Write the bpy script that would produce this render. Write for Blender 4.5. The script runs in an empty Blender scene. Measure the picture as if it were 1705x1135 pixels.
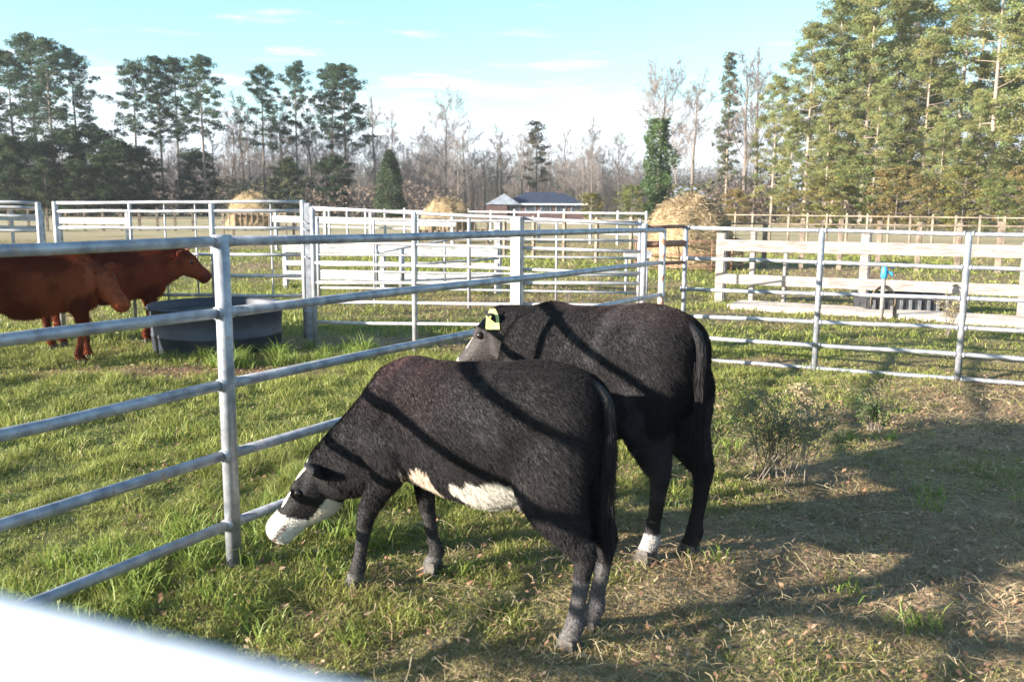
import bpy, bmesh, math, random
import numpy as np
from mathutils import Vector, Matrix, noise as mnoise

random.seed(7); np.random.seed(7)
R = math.radians
scn = bpy.context.scene
COL = scn.collection

# ------------------------------------------------------------------ camera, sky, sun, exposure
CAM_H = 1.70; F = 1500.0; PITCH = R(8.5); ROLL = R(0.35)
cd = bpy.data.cameras.new('camera'); cam = bpy.data.objects.new('camera', cd); COL.objects.link(cam)
cd.sensor_width = 36.0; cd.lens = 36.0 * F / 1705.0; cd.clip_start = 0.05; cd.clip_end = 3000
_F = Vector((0, math.cos(PITCH), -math.sin(PITCH))); _U = Vector((0, math.sin(PITCH), math.cos(PITCH))); _R = Vector((1, 0, 0))
_R2 = _R * math.cos(ROLL) + _U * math.sin(ROLL); _U2 = _U * math.cos(ROLL) - _R * math.sin(ROLL)
cam.matrix_world = Matrix(((_R2.x, _U2.x, -_F.x, 0), (_R2.y, _U2.y, -_F.y, 0), (_R2.z, _U2.z, -_F.z, CAM_H), (0, 0, 0, 1)))
cd.dof.use_dof = True; cd.dof.focus_distance = 6.5; cd.dof.aperture_fstop = 3.6
scn.camera = cam

SUN_AZ = Vector((1.0, 0.42, 0)).normalized()      # where the light travels to
SUN_EL = R(13.8)
sd = bpy.data.lights.new('sun', 'SUN'); sd.energy = 5.0; sd.angle = R(0.55); sd.color = (1.0, 0.93, 0.82)
sun = bpy.data.objects.new('sun', sd); COL.objects.link(sun)
ldir = Vector((SUN_AZ.x * math.cos(SUN_EL), SUN_AZ.y * math.cos(SUN_EL), -math.sin(SUN_EL)))
sun.rotation_euler = ldir.to_track_quat('-Z', 'Y').to_euler(); sun.location = (-20, -8, 12)

W = bpy.data.worlds.new('World'); scn.world = W; W.use_nodes = True
wt = W.node_tree; wt.nodes.clear()
def N(t, typ, **kw):
    n = t.nodes.new(typ)
    for k, v in kw.items(): setattr(n, k, v)
    return n
out = N(wt, 'ShaderNodeOutputWorld'); bg = N(wt, 'ShaderNodeBackground'); bg.inputs[1].default_value = 0.085
sky = N(wt, 'ShaderNodeTexSky', sky_type='NISHITA'); sky.sun_disc = False
sky.sun_elevation = SUN_EL; sky.sun_rotation = math.atan2(-SUN_AZ.x, -SUN_AZ.y)
sky.air_density = 1.0; sky.dust_density = 0.6; sky.ozone_density = 1.2; sky.altitude = 0
tint = N(wt, 'ShaderNodeMix', data_type='RGBA', blend_type='MULTIPLY'); tint.inputs[0].default_value = 1
tint.inputs[7].default_value = (0.84, 1.06, 1.12, 1)
wt.links.new(sky.outputs[0], tint.inputs[6])
tc = N(wt, 'ShaderNodeTexCoord'); sep = N(wt, 'ShaderNodeSeparateXYZ'); wt.links.new(tc.outputs['Generated'], sep.inputs[0])
def M_(op, a, b=None, c=None, t=wt, clamp=False):
    n = N(t, 'ShaderNodeMath', operation=op, use_clamp=clamp)
    for i, v in enumerate((a, b, c)):
        if v is None: continue
        if isinstance(v, (int, float)): n.inputs[i].default_value = v
        else: t.links.new(v, n.inputs[i])
    return n.outputs[0]
el = sep.outputs[2]; az = M_('ARCTAN2', sep.outputs[0], sep.outputs[1])
comb = N(wt, 'ShaderNodeCombineXYZ'); wt.links.new(M_('MULTIPLY', az, 5.0), comb.inputs[0]); wt.links.new(M_('MULTIPLY', el, 42.0), comb.inputs[1])
nz = N(wt, 'ShaderNodeTexNoise'); nz.inputs['Scale'].default_value = 1.25; nz.inputs['Detail'].default_value = 7; nz.inputs['Roughness'].default_value = 0.55
wt.links.new(comb.outputs[0], nz.inputs['Vector'])
# clouds: thicker towards the horizon, thin streaks higher up
def mapr(v, a, b, c, d, t=wt):
    n = N(t, 'ShaderNodeMapRange', interpolation_type='SMOOTHSTEP'); t.links.new(v, n.inputs[0])
    for i, x in enumerate((a, b, c, d)): n.inputs[i + 1].default_value = x
    return n.outputs[0]
low = mapr(el, 0.03, 0.17, 1.0, 0.0)
thr = M_('SUBTRACT', nz.outputs[0], M_('SUBTRACT', 0.60, M_('MULTIPLY', low, 0.37)))
cl = mapr(thr, -0.04, 0.16, 0.0, 1.0)
hz = mapr(el, -0.02, 0.15, 0.55, 0.0)
cf = M_('MAXIMUM', M_('MULTIPLY', cl, 0.9), hz)
cmix = N(wt, 'ShaderNodeMix', data_type='RGBA'); wt.links.new(cf, cmix.inputs[0])
wt.links.new(tint.outputs[2], cmix.inputs[6]); cmix.inputs[7].default_value = (3.9, 4.25, 4.7, 1)
wt.links.new(cmix.outputs[2], bg.inputs[0]); wt.links.new(bg.outputs[0], out.inputs[0])
scn.view_settings.view_transform = 'Standard'; scn.view_settings.look = 'None'
scn.view_settings.exposure = 1.9; scn.view_settings.gamma = 1.0
try:
    scn.cycles.max_bounces = 5; scn.cycles.diffuse_bounces = 3; scn.cycles.transparent_max_bounces = 4
except Exception: pass

# ------------------------------------------------------------------ pixel -> world helpers (photo pixels, 1705 x 1135)
def ray(px, py):
    return (_F + _R2 * ((px - 852.5) / F) + _U2 * (-(py - 567.5) / F))
def G(px, py, z=0.0):                                    # where the ray meets the height z
    d = ray(px, py); t = (z - CAM_H) / d.z
    return Vector((d.x * t, d.y * t, z))
def AY(px, py, Y):                                       # where the ray meets the distance Y
    d = ray(px, py); t = Y / d.y
    return Vector((d.x * t, Y, CAM_H + d.z * t))
def AX(px, Y, z=0.0):                                    # ground point at distance Y seen in column px
    lo, hi = -3000.0, 3000.0
    for _ in range(3):
        p = AY(px, 567, Y)
    # small correction for the roll
    py = 567
    for _ in range(4):
        p = AY(px, py, Y); py += (p.z - z) * F / Y
    return Vector((p.x, Y, z))
def zat(px, py, P):                                      # height on the upright through P at image row py
    d = ray(px, py); return CAM_H + d.z * (P.y / d.y)

# ------------------------------------------------------------------ object helpers
def mkobj(name, mesh, mat=None, parent=None):
    o = bpy.data.objects.new(name, mesh); COL.objects.link(o)
    if mat: mesh.materials.append(mat)
    if parent: o.parent = parent
    return o
def tag(o, label=None, cat=None, group=None, kind=None):
    if label: o['label'] = label
    if cat: o['category'] = cat
    if group: o['group'] = group
    if kind: o['kind'] = kind
    return o
def thing(name, label, cat, loc=(0, 0, 0), rz=0, group=None):
    o = bpy.data.objects.new(name, None); COL.objects.link(o); o.empty_display_size = 0.2
    o.location = loc; o.rotation_euler = (0, 0, rz)
    return tag(o, label, cat, group)
def copy_tree(o, parent=None):
    c = o.copy(); COL.objects.link(c); c.parent = parent
    for ch in list(o.children): copy_tree(ch, c)
    return c
class MB:
    def __init__(s): s.v = []; s.f = []
    def add(s, vs, fs):
        b = len(s.v); s.v += [tuple(v) for v in vs]; s.f += [tuple(i + b for i in f) for f in fs]
    def box(s, x0, x1, y0, y1, z0, z1, m=None):
        vs = [Vector((x, y, z)) for x in (x0, x1) for y in (y0, y1) for z in (z0, z1)]
        if m: vs = [m @ v for v in vs]
        s.add(vs, [(0, 1, 3, 2), (4, 6, 7, 5), (0, 4, 5, 1), (2, 3, 7, 6), (0, 2, 6, 4), (1, 5, 7, 3)])
    def beam(s, p0, p1, w, h, up=Vector((0, 0, 1))):     # rectangular bar; h along up
        p0 = Vector(p0); p1 = Vector(p1); d = (p1 - p0); L = d.length; d.normalize()
        if abs(d.dot(up)) > 0.99: up = Vector((0, 1, 0))
        sd_ = d.cross(up).normalized(); u = sd_.cross(d)
        m = Matrix(((d.x, sd_.x, u.x, p0.x), (d.y, sd_.y, u.y, p0.y), (d.z, sd_.z, u.z, p0.z), (0, 0, 0, 1)))
        b = min(w, h) * 0.12
        s.box(0, L, -w / 2, w / 2, -h / 2 + b, h / 2 - b, m)
        s.box(0.0015, L - 0.0015, -w / 2 + b, w / 2 - b, -h / 2, h / 2, m)
    def tube(s, pts, rs, n=12, cap=True):
        pts = [Vector(p) for p in pts]
        if not hasattr(rs, '__len__'): rs = [rs] * len(pts)
        b = len(s.v); a = None
        for i, p in enumerate(pts):
            d = (pts[min(i + 1, len(pts) - 1)] - pts[max(i - 1, 0)])
            d = d.normalized() if d.length > 1e-9 else Vector((0, 0, 1))
            if a is None: a = d.orthogonal().normalized()
            a = (a - d * a.dot(d)).normalized(); c = d.cross(a)
            for k in range(n):
                t = 2 * math.pi * k / n
                s.v.append(tuple(p + (a * math.cos(t) + c * math.sin(t)) * rs[i]))
        for i in range(len(pts) - 1):
            for k in range(n):
                k2 = (k + 1) % n
                s.f.append((b + i * n + k, b + i * n + k2, b + (i + 1) * n + k2, b + (i + 1) * n + k))
        if cap:
            s.f.append(tuple(b + k for k in reversed(range(n)))); s.f.append(tuple(b + (len(pts) - 1) * n + k for k in range(n)))
    def build(s, name, mat=None, parent=None, smooth=False):
        me = bpy.data.meshes.new(name); me.from_pydata(s.v, [], s.f); me.update()
        if smooth: me.polygons.foreach_set('use_smooth', [len(p.vertices) <= 4 for p in me.polygons])
        return mkobj(name, me, mat, parent)
def np_mesh(name, verts, faces_n, face_idx, cols=None, mat=None, parent=None, smooth=False):
    """verts (N,3); face_idx flat; faces_n verts per face; cols (N,3) per vertex"""
    me = bpy.data.meshes.new(name); nf = len(face_idx) // faces_n
    me.vertices.add(len(verts)); me.vertices.foreach_set('co', np.asarray(verts, np.float32).ravel())
    me.loops.add(len(face_idx)); me.loops.foreach_set('vertex_index', np.asarray(face_idx, np.int32))
    me.polygons.add(nf); me.polygons.foreach_set('loop_start', np.arange(0, nf * faces_n, faces_n, dtype=np.int32))
    me.polygons.foreach_set('loop_total', np.full(nf, faces_n, np.int32))
    if smooth: me.polygons.foreach_set('use_smooth', np.ones(nf, bool))
    me.update(calc_edges=True)
    if cols is not None: setcol(me, cols)
    return mkobj(name, me, mat, parent)
def setcol(me, cols):
    a = me.color_attributes.new('Col', 'FLOAT_COLOR', 'POINT')
    c = np.ones((len(cols), 4), np.float32); c[:, :3] = cols
    a.data.foreach_set('color', c.ravel())

# numpy value noise
_rng = np.random.RandomState(3); _lat = _rng.rand(256, 256)
def vnoise(x, y):
    x = np.asarray(x, float); y = np.asarray(y, float)
    xi = np.floor(x).astype(int); yi = np.floor(y).astype(int); fx = x - xi; fy = y - yi
    fx = fx * fx * (3 - 2 * fx); fy = fy * fy * (3 - 2 * fy)
    a = _lat[xi % 256, yi % 256]; b = _lat[(xi + 1) % 256, yi % 256]; c = _lat[xi % 256, (yi + 1) % 256]; d = _lat[(xi + 1) % 256, (yi + 1) % 256]
    return (a * (1 - fx) + b * fx) * (1 - fy) + (c * (1 - fx) + d * fx) * fy
def fbm(x, y, o=4):
    s = 0; a = 0.5; t = 0
    for i in range(o):
        s = s + a * vnoise(x * 2 ** i + 17.3 * i, y * 2 ** i + 9.1 * i); t += a; a *= 0.5
    return s / t
def sst(a, b, x): 
    t = np.clip((x - a) / (b - a), 0, 1); return t * t * (3 - 2 * t)

# ------------------------------------------------------------------ materials
def new_mat(name):
    m = bpy.data.materials.new(name); m.use_nodes = True; t = m.node_tree
    return m, t, t.nodes['Principled BSDF']
def noise_mat(name, c1, c2, scale=8, rough=0.7, metal=0, bump=0.0, detail=6, spec=0.5, c3=None, thr=(0.35, 0.65), bscale=None, stretch=None):
    m, t, b = new_mat(name)
    tcn = N(t, 'ShaderNodeTexCoord'); mp = N(t, 'ShaderNodeMapping'); t.links.new(tcn.outputs['Object'], mp.inputs[0])
    if stretch: mp.inputs['Scale'].default_value = stretch
    n = N(t, 'ShaderNodeTexNoise'); n.inputs['Scale'].default_value = scale; n.inputs['Detail'].default_value = detail
    t.links.new(mp.outputs[0], n.inputs['Vector'])
    cr = N(t, 'ShaderNodeValToRGB'); t.links.new(n.outputs[0], cr.inputs[0])
    cr.color_ramp.elements[0].position = thr[0]; cr.color_ramp.elements[0].color = (*c1, 1)
    cr.color_ramp.elements[1].position = thr[1]; cr.color_ramp.elements[1].color = (*c2, 1)
    src = cr.outputs[0]
    if c3:
        n2 = N(t, 'ShaderNodeTexNoise'); n2.inputs['Scale'].default_value = scale * 2.3; n2.inputs['Detail'].default_value = 8
        t.links.new(tcn.outputs['Object'], n2.inputs['Vector'])
        f = mapr(n2.outputs[0], 0.58, 0.70, 0, 0.9, t)
        mx = N(t, 'ShaderNodeMix', data_type='RGBA'); t.links.new(f, mx.inputs[0]); t.links.new(src, mx.inputs[6]); mx.inputs[7].default_value = (*c3, 1)
        src = mx.outputs[2]
    t.links.new(src, b.inputs['Base Color'])
    b.inputs['Roughness'].default_value = rough; b.inputs['Metallic'].default_value = metal; b.inputs['Specular IOR Level'].default_value = spec
    if bump:
        bp = N(t, 'ShaderNodeBump'); bp.inputs['Strength'].default_value = bump; bp.inputs['Distance'].default_value = 0.02
        nb = N(t, 'ShaderNodeTexNoise'); nb.inputs['Scale'].default_value = bscale or scale * 3; nb.inputs['Detail'].default_value = 8
        t.links.new(mp.outputs[0], nb.inputs['Vector']); t.links.new(nb.outputs[0], bp.inputs['Height']); t.links.new(bp.outputs[0], b.inputs['Normal'])
    return m
def attr_mat(name, rough=0.7, spec=0.3, trans=0.0, vary=0.25, vscale=30, bump=0, sheen=0, bscale=60):
    m, t, b = new_mat(name)
    a = N(t, 'ShaderNodeAttribute', attribute_name='Col')
    src = a.outputs['Color']
    if vary:
        tcn = N(t, 'ShaderNodeTexCoord'); n = N(t, 'ShaderNodeTexNoise'); n.inputs['Scale'].default_value = vscale; n.inputs['Detail'].default_value = 6
        t.links.new(tcn.outputs['Object'], n.inputs['Vector'])
        f = M_('ADD', M_('MULTIPLY', n.outputs[0], 2 * vary, t=t), 1 - vary, t=t)
        mx = N(t, 'ShaderNodeVectorMath', operation='SCALE'); t.links.new(src, mx.inputs[0]); t.links.new(f, mx.inputs[3]); src = mx.outputs[0]
    t.links.new(src, b.inputs['Base Color']); b.inputs['Roughness'].default_value = rough; b.inputs['Specular IOR Level'].default_value = spec
    if sheen: b.inputs['Sheen Weight'].default_value = sheen
    if trans:
        tr = N(t, 'ShaderNodeBsdfTranslucent'); t.links.new(src, tr.inputs[0]); ms = N(t, 'ShaderNodeMixShader'); ms.inputs[0].default_value = trans
        o = t.nodes['Material Output']; t.links.new(b.outputs[0], ms.inputs[1]); t.links.new(tr.outputs[0], ms.inputs[2]); t.links.new(ms.outputs[0], o.inputs[0])
    if bump:
        bp = N(t, 'ShaderNodeBump'); bp.inputs['Strength'].default_value = bump; bp.inputs['Distance'].default_value = 0.02
        nb = N(t, 'ShaderNodeTexNoise'); nb.inputs['Scale'].default_value = bscale; nb.inputs['Detail'].default_value = 8
        tcn = N(t, 'ShaderNodeTexCoord'); t.links.new(tcn.outputs['Object'], nb.inputs['Vector']); t.links.new(nb.outputs[0], bp.inputs['Height']); t.links.new(bp.outputs[0], b.inputs['Normal'])
    return m
MAT = {}
MAT['galv'] = noise_mat('galvanised_steel', (0.20, 0.21, 0.24), (0.40, 0.41, 0.44), 14, 0.48, 0.35, 0.06, c3=(0.30, 0.22, 0.17))
MAT['galv_far'] = noise_mat('bright_galvanised', (0.27, 0.27, 0.29), (0.46, 0.45, 0.45), 9, 0.5, 0.15, 0.03, c3=(0.42, 0.33, 0.26))
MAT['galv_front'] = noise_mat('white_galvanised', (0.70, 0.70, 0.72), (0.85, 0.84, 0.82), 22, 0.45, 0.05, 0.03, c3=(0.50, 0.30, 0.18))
MAT['rust'] = noise_mat('rusted_steel', (0.17, 0.08, 0.05), (0.32, 0.17, 0.11), 12, 0.85, 0, 0.2)
MAT['rusty_post'] = noise_mat('rusting_white_steel', (0.40, 0.18, 0.11), (0.72, 0.68, 0.64), 16, 0.7, 0, 0.1, thr=(0.42, 0.52))
MAT['white_wood'] = noise_mat('white_painted_wood', (0.16, 0.15, 0.14), (0.42, 0.41, 0.41), 4, 0.8, 0, 0.2, stretch=(1, 1, 8), thr=(.3, .6))
MAT['pale_wood'] = noise_mat('weathered_pale_wood', (0.17, 0.135, 0.12), (0.33, 0.29, 0.265), 5, 0.85, 0, 0.2, stretch=(1, 1, 8))
MAT['brown_wood'] = noise_mat('old_brown_wood', (0.13, 0.095, 0.07), (0.30, 0.23, 0.17), 6, 0.9, 0, 0.3)
MAT['tank'] = noise_mat('slate_blue_plastic', (0.017, 0.021, 0.034), (0.030, 0.036, 0.054), 5, 0.55, 0, 0.05)
MAT['black_plastic'] = noise_mat('black_plastic', (0.018, 0.018, 0.02), (0.05, 0.05, 0.055), 7, 0.5, 0, 0.05)
MAT['water'] = noise_mat('dark_water', (0.02, 0.035, 0.04), (0.03, 0.05, 0.055), 4, 0.06, 0, 0.02)
MAT['blue_paint'] = noise_mat('blue_paint', (0.03, 0.27, 0.62), (0.07, 0.38, 0.75), 15, 0.4)
MAT['hose'] = noise_mat('brown_hose', (0.10, 0.07, 0.05), (0.2, 0.14, 0.09), 20, 0.6)
MAT['roof'] = noise_mat('slate_shingle', (0.014, 0.020, 0.042), (0.028, 0.040, 0.075), 1.5, 0.8, 0, 0.1, stretch=(1, 1, 5))
MAT['roof_light'] = noise_mat('pale_gable_siding', (0.20, 0.22, 0.27), (0.30, 0.33, 0.39), 2, 0.7)
MAT['brick'] = noise_mat('dark_red_brick', (0.075, 0.045, 0.045), (0.13, 0.075, 0.07), 3, 0.9)
MAT['dark_glass'] = noise_mat('dark_window', (0.03, 0.035, 0.05), (0.06, 0.07, 0.09), 3, 0.15)
MAT['white_trim'] = noise_mat('white_trim', (0.7, 0.7, 0.7), (0.8, 0.8, 0.8), 5, 0.6)
MAT['bark'] = noise_mat('grey_brown_bark', (0.11, 0.085, 0.07), (0.26, 0.21, 0.175), 2.5, 0.95, 0, 0.5, stretch=(1, 1, 0.25))
MAT['bark_pale'] = noise_mat('pale_pine_bark', (0.24, 0.18, 0.14), (0.46, 0.37, 0.29), 2.5, 0.95, 0, 0.5, stretch=(1, 1, 0.25))
MAT['twig'] = noise_mat('bare_twigs', (0.15, 0.122, 0.108), (0.27, 0.225, 0.20), 1.0, 0.95)
MAT['leaf'] = attr_mat('foliage', 0.75, 0.2, 0.42, 0.2, 3)
MAT['grass'] = attr_mat('grass_blades', 0.55, 0.35, 0.38, 0.15, 5)
MAT['straw'] = attr_mat('dry_straw', 0.65, 0.3, 0.15, 0.15, 20)
MAT['hide'] = attr_mat('short_hide', 0.70, 0.25, 0, 0.2, 26, 0.35, 0.0, 90)
MAT['fur'] = attr_mat('fur_hair', 0.85, 0.12, 0, 0.2, 14)
MAT['hoof'] = noise_mat('dark_hoof', (0.035, 0.03, 0.028), (0.10, 0.085, 0.07), 30, 0.6, 0, 0.1)
MAT['eye'] = noise_mat('dark_eye', (0.008, 0.006, 0.006), (0.02, 0.014, 0.012), 30, 0.08)
MAT['tagyellow'] = noise_mat('yellow_plastic_tag', (0.62, 0.66, 0.20), (0.72, 0.74, 0.30), 20, 0.5)
MAT['hay'] = attr_mat('hay', 0.9, 0.15, 0.1, 0.3, 10)

# ------------------------------------------------------------------ ground
NEAR_A = G(385, 942); NEAR_A.z = 0
def groundcol(x, y):
    """albedo of the soil and sward; returns rgb and lushness 0..1"""
    x = np.asarray(x, float); y = np.asarray(y, float)
    n1 = fbm(x * 0.9 + 3, y * 0.9 + 5, 4); n2 = fbm(x * 0.25 + 40, y * 0.25 + 11, 3); n3 = fbm(x * 3.2, y * 3.2, 3)
    # which side of the near fence: left field is lush
    side = (x - (-1.36)) * 0.85 - (y - 4.1) * 0.525        # >0 right of the fence
    lush = 0.90 - 0.60 * sst(0.1, 2.2, side) * sst(9, 7, y) + (n1 - 0.5) * 0.9
    lush = lush - 0.75 * sst(1.0, 3.0, side) * sst(5.8, 7.6, y) * sst(11.5, 9.8, y) - 0.30 * sst(2.0, 4.5, x) * sst(9, 11, y) * sst(18, 14, y) # straw strip before the right fence
    # worn strips beyond
    far = sst(9.5, 15, y)
    lush = lush * (1 - far) + far * (0.48 + (n2 - 0.5) * 1.9 + (n1 - 0.5) * 0.7)
    lush = lush - 0.55 * sst(24, 42, y)
    lush = lush - 1.2 * np.exp(-(((x + 3.0) / 1.1) ** 2 + ((y - 9.1) / 0.32) ** 2))       # reddish bare strip by the cattle
    lush = lush - 1.5 * np.exp(-(((x + 1.2) / 2.3) ** 2 + ((y - 11.0) / 0.7) ** 2)) - 1.1 * np.exp(-(((x - 2.7) / 1.1) ** 2 + ((y - 9.9) / 0.35) ** 2)) - .9 * np.exp(-(((x + 4.2) / 1.4) ** 2 + ((y - 9.0) / 0.25) ** 2))
    lush = lush - 0.5 * np.exp(-(((x - 1.6) / 1.3) ** 2 + ((y - 4.1) / 0.9) ** 2))
    lush = np.clip(lush, 0, 1)
    n4 = vnoise(x * 13, y * 13) - .5
    g = np.stack([0.10 + 0.06 * n3, 0.125 + 0.05 * n3, 0.032 + 0.012 * n3], -1)
    d = np.stack([0.20 + 0.18 * (n3 - .3) + .10 * n4, 0.142 + 0.13 * (n3 - .3) + .075 * n4, 0.086 + 0.08 * (n3 - .3) + .045 * n4], -1)
    red = np.clip(np.exp(-(((x + 3.0) / 1.2) ** 2 + ((y - 9.1) / 0.4) ** 2)), 0, 1)[..., None]
    d = d * (1 - red) + np.array([0.24, 0.12, 0.085]) * red
    straw = np.stack([0.40 + 0 * n3, 0.32 + 0 * n3, 0.19 + 0 * n3], -1)
    dryf = sst(26, 60, y)[..., None]
    d = d * (1 - dryf) + straw * dryf
    c = g * lush[..., None] + d * (1 - lush[..., None])
    return c, lush
def gheight(x, y):
    x = np.asarray(x, float); y = np.asarray(y, float)
    near = sst(60, 12, y)
    return ((fbm(x * 1.3, y * 1.3, 4) - 0.5) * 0.05 + (fbm(x * 7, y * 7, 3) - 0.5) * 0.04) * near - 0.004
def build_ground():
    ys = [-12.0]
    while ys[-1] < 430:
        a = abs(ys[-1]); ys.append(ys[-1] + (0.055 if -0.5 < ys[-1] < 9 else max(0.07, a * 0.012) if ys[-1] > 0 else max(0.06, a * 0.15)))
    xs = [0.0]
    while xs[-1] < 430: xs.append(xs[-1] + (0.06 if xs[-1] < 4.5 else max(0.07, (xs[-1] - 3.2) * 0.055)))
    xs = np.array([-v for v in xs[:0:-1]] + xs); ys = np.array(ys)
    X, Y = np.meshgrid(xs, ys); Z = gheight(X, Y)
    c, _ = groundcol(X, Y)
    nx, ny = len(xs), len(ys); i = np.arange(nx * ny).reshape(ny, nx)
    q = np.stack([i[:-1, :-1], i[:-1, 1:], i[1:, 1:], i[1:, :-1]], -1).reshape(-1)
    m = attr_mat('pasture_soil', 0.95, 0.1, 0, 0.75, 26, 1.0, 0, 40)
    o = np_mesh('ground', np.stack([X, Y, Z], -1).reshape(-1, 3), 4, q, c.reshape(-1, 3), m, smooth=True)
    tag(o, kind='structure')
build_ground()

# ------------------------------------------------------------------ grass: one mesh of blades
def blades(name, P, H, Wd, C, lean, mat, bend=0.6):
    n = len(P); a = np.random.rand(n) * 2 * np.pi
    side = np.stack([np.cos(a), np.sin(a), 0 * a], -1); b = np.random.rand(n) * 2 * np.pi
    ld = np.stack([np.cos(b), np.sin(b), 0 * b], -1) * lean[:, None]
    up = np.array([0, 0, 1.0])
    p1 = P + (up * 0.55 + ld * 0.35) * H[:, None]; p2 = P + (up * (1 - 0.3 * np.abs(lean))[:, None] + ld * (0.35 + bend)) * H[:, None]
    w = Wd[:, None]
    V = np.stack([P - side * w, P + side * w, p1 + side * w * 0.75, p1 - side * w * 0.75, p2], 1).reshape(-1, 3)
    k = np.arange(n)[:, None] * 5
    tri = np.concatenate([k + np.array([0, 1, 2]), k + np.array([0, 2, 3]), k + np.array([3, 2, 4])], 1).reshape(-1)
    Cc = np.repeat(C[:, None, :], 5, 1); Cc[:, 2:4] *= 1.05; Cc[:, 4] *= 1.2
    return np_mesh(name, V, 3, tri, Cc.reshape(-1, 3), mat)
def grass():
    Ps = []; Hs = []; Ws = []; Cs = []; Ls = []
    for y0, y1, dens, hs, ws in ((1.2, 6, 6500, 0.85, 0.9), (6, 11, 2400, 1.0, 1.5), (11, 20, 420, 1.3, 3.0), (20, 42, 80, 1.5, 6.0)):
        area = 0.66 * 2 * (y1 * y1 - y0 * y0) / 2 + 1.6 * (y1 - y0); n = int(area * dens)
        y = np.sqrt(np.random.rand(n) * (y1 * y1 - y0 * y0) + y0 * y0); x = (np.random.rand(n) * 2 - 1) * (0.66 * y + 0.8)
        c, l = groundcol(x, y)
        cl = fbm(x * 4.5 + 7, y * 4.5 + 3, 3)                 # clumps
        keep = np.random.rand(n) < np.clip(0.55 + 1.0 * l * np.clip((cl - 0.30) * 3.0, 0.38, 1), 0, 1)
        x = x[keep]; y = y[keep]; l = l[keep]; cl = cl[keep]; m = len(x)
        big = fbm(x * 0.8 + 1, y * 0.8 + 2, 3)
        side = (x + 1.36) * 0.85 - (y - 4.1) * 0.525
        h = (0.028 + 0.075 * np.clip((cl - 0.35) * 2.4, 0, 1) * (0.5 + l)) * (0.6 + 0.8 * np.random.rand(m)) * (1 - 0.35 * sst(0.2, 2, side)) * hs
        r = np.random.rand(m); t = fbm(x * 2 + 30, y * 2 + 8, 3)
        dry = np.clip((0.50 - l) * 1.3 + (t - 0.5) * 1.6 + 0.20, 0.05, 0.9)
        gc = np.stack([0.155 + 0.15 * r, 0.185 + 0.12 * r, 0.040 + 0.04 * r], -1) * (0.45 + 0.7 * big + .45 * cl)[:, None]
        yc = np.stack([0.24 + 0.22 * r, 0.18 + 0.17 * r, 0.085 + 0.10 * r], -1)
        isd = (np.random.rand(m) < dry)[:, None]
        C = np.where(isd, yc, gc)
        Ps.append(np.stack([x, y, gheight(x, y) - 0.004], -1)); Hs.append(h); Ws.append((0.0016 + 0.0016 * np.random.rand(m)) * ws); Cs.append(C)
        Ls.append(0.3 + 0.9 * np.random.rand(m) + 1.1 * isd[:, 0])
    P = np.concatenate(Ps)
    o = blades('grass', P, np.concatenate(Hs), np.concatenate(Ws), np.concatenate(Cs), np.concatenate(Ls), MAT['grass'])
    tag(o, 'patchy green and yellowed grass covering the pens', 'grass', kind='stuff')
    print('grass blades', len(P))
grass()
def tall_tufts():
    # longer lush tufts along the near fence foot and by the water tank
    P = []; H = []
    spots = []
    for k in range(70):
        t = random.uniform(-1.2, 3.2); spots.append((-1.36 + 0.525 * t + random.gauss(-0.15, 0.3), 4.1 + 0.85 * t + random.gauss(0, 0.3), random.uniform(0.10, 0.2), 34))
    for k in range(45): spots.append((random.uniform(-3.4, -1.6), random.uniform(9.3, 10.7), random.uniform(0.12, 0.3), 40))
    for k in range(60): spots.append((random.uniform(-2.6, 3.5), random.uniform(2.3, 7.5), random.uniform(0.06, 0.13), 26))
    for k in range(26): spots.append((random.uniform(-2.6, -0.6), random.uniform(2.6, 4.2), random.uniform(0.08, 0.16), 40))
    for (x, y, h, n) in spots:
        a = np.random.randn(n, 2) * 0.05; P.append(np.stack([x + a[:, 0], y + a[:, 1], np.zeros(n)], -1)); H.append(h * (0.5 + 0.7 * np.random.rand(n)))
    P = np.concatenate(P); H = np.concatenate(H); n = len(P); r = np.random.rand(n)
    C = np.stack([0.12 + 0.13 * r, 0.19 + 0.10 * r, 0.034 + 0.03 * r], -1)
    o = blades('grass_tufts', P, H, 0.0022 + 0.0014 * np.random.rand(n) + 0.0002 * P[:, 1], C, 0.4 + np.random.rand(n) * 0.8, MAT['grass'], 0.5)
    tag(o, 'longer bright green grass tufts along the fence foot and tank', 'grass', kind='stuff')
tall_tufts()
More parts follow.
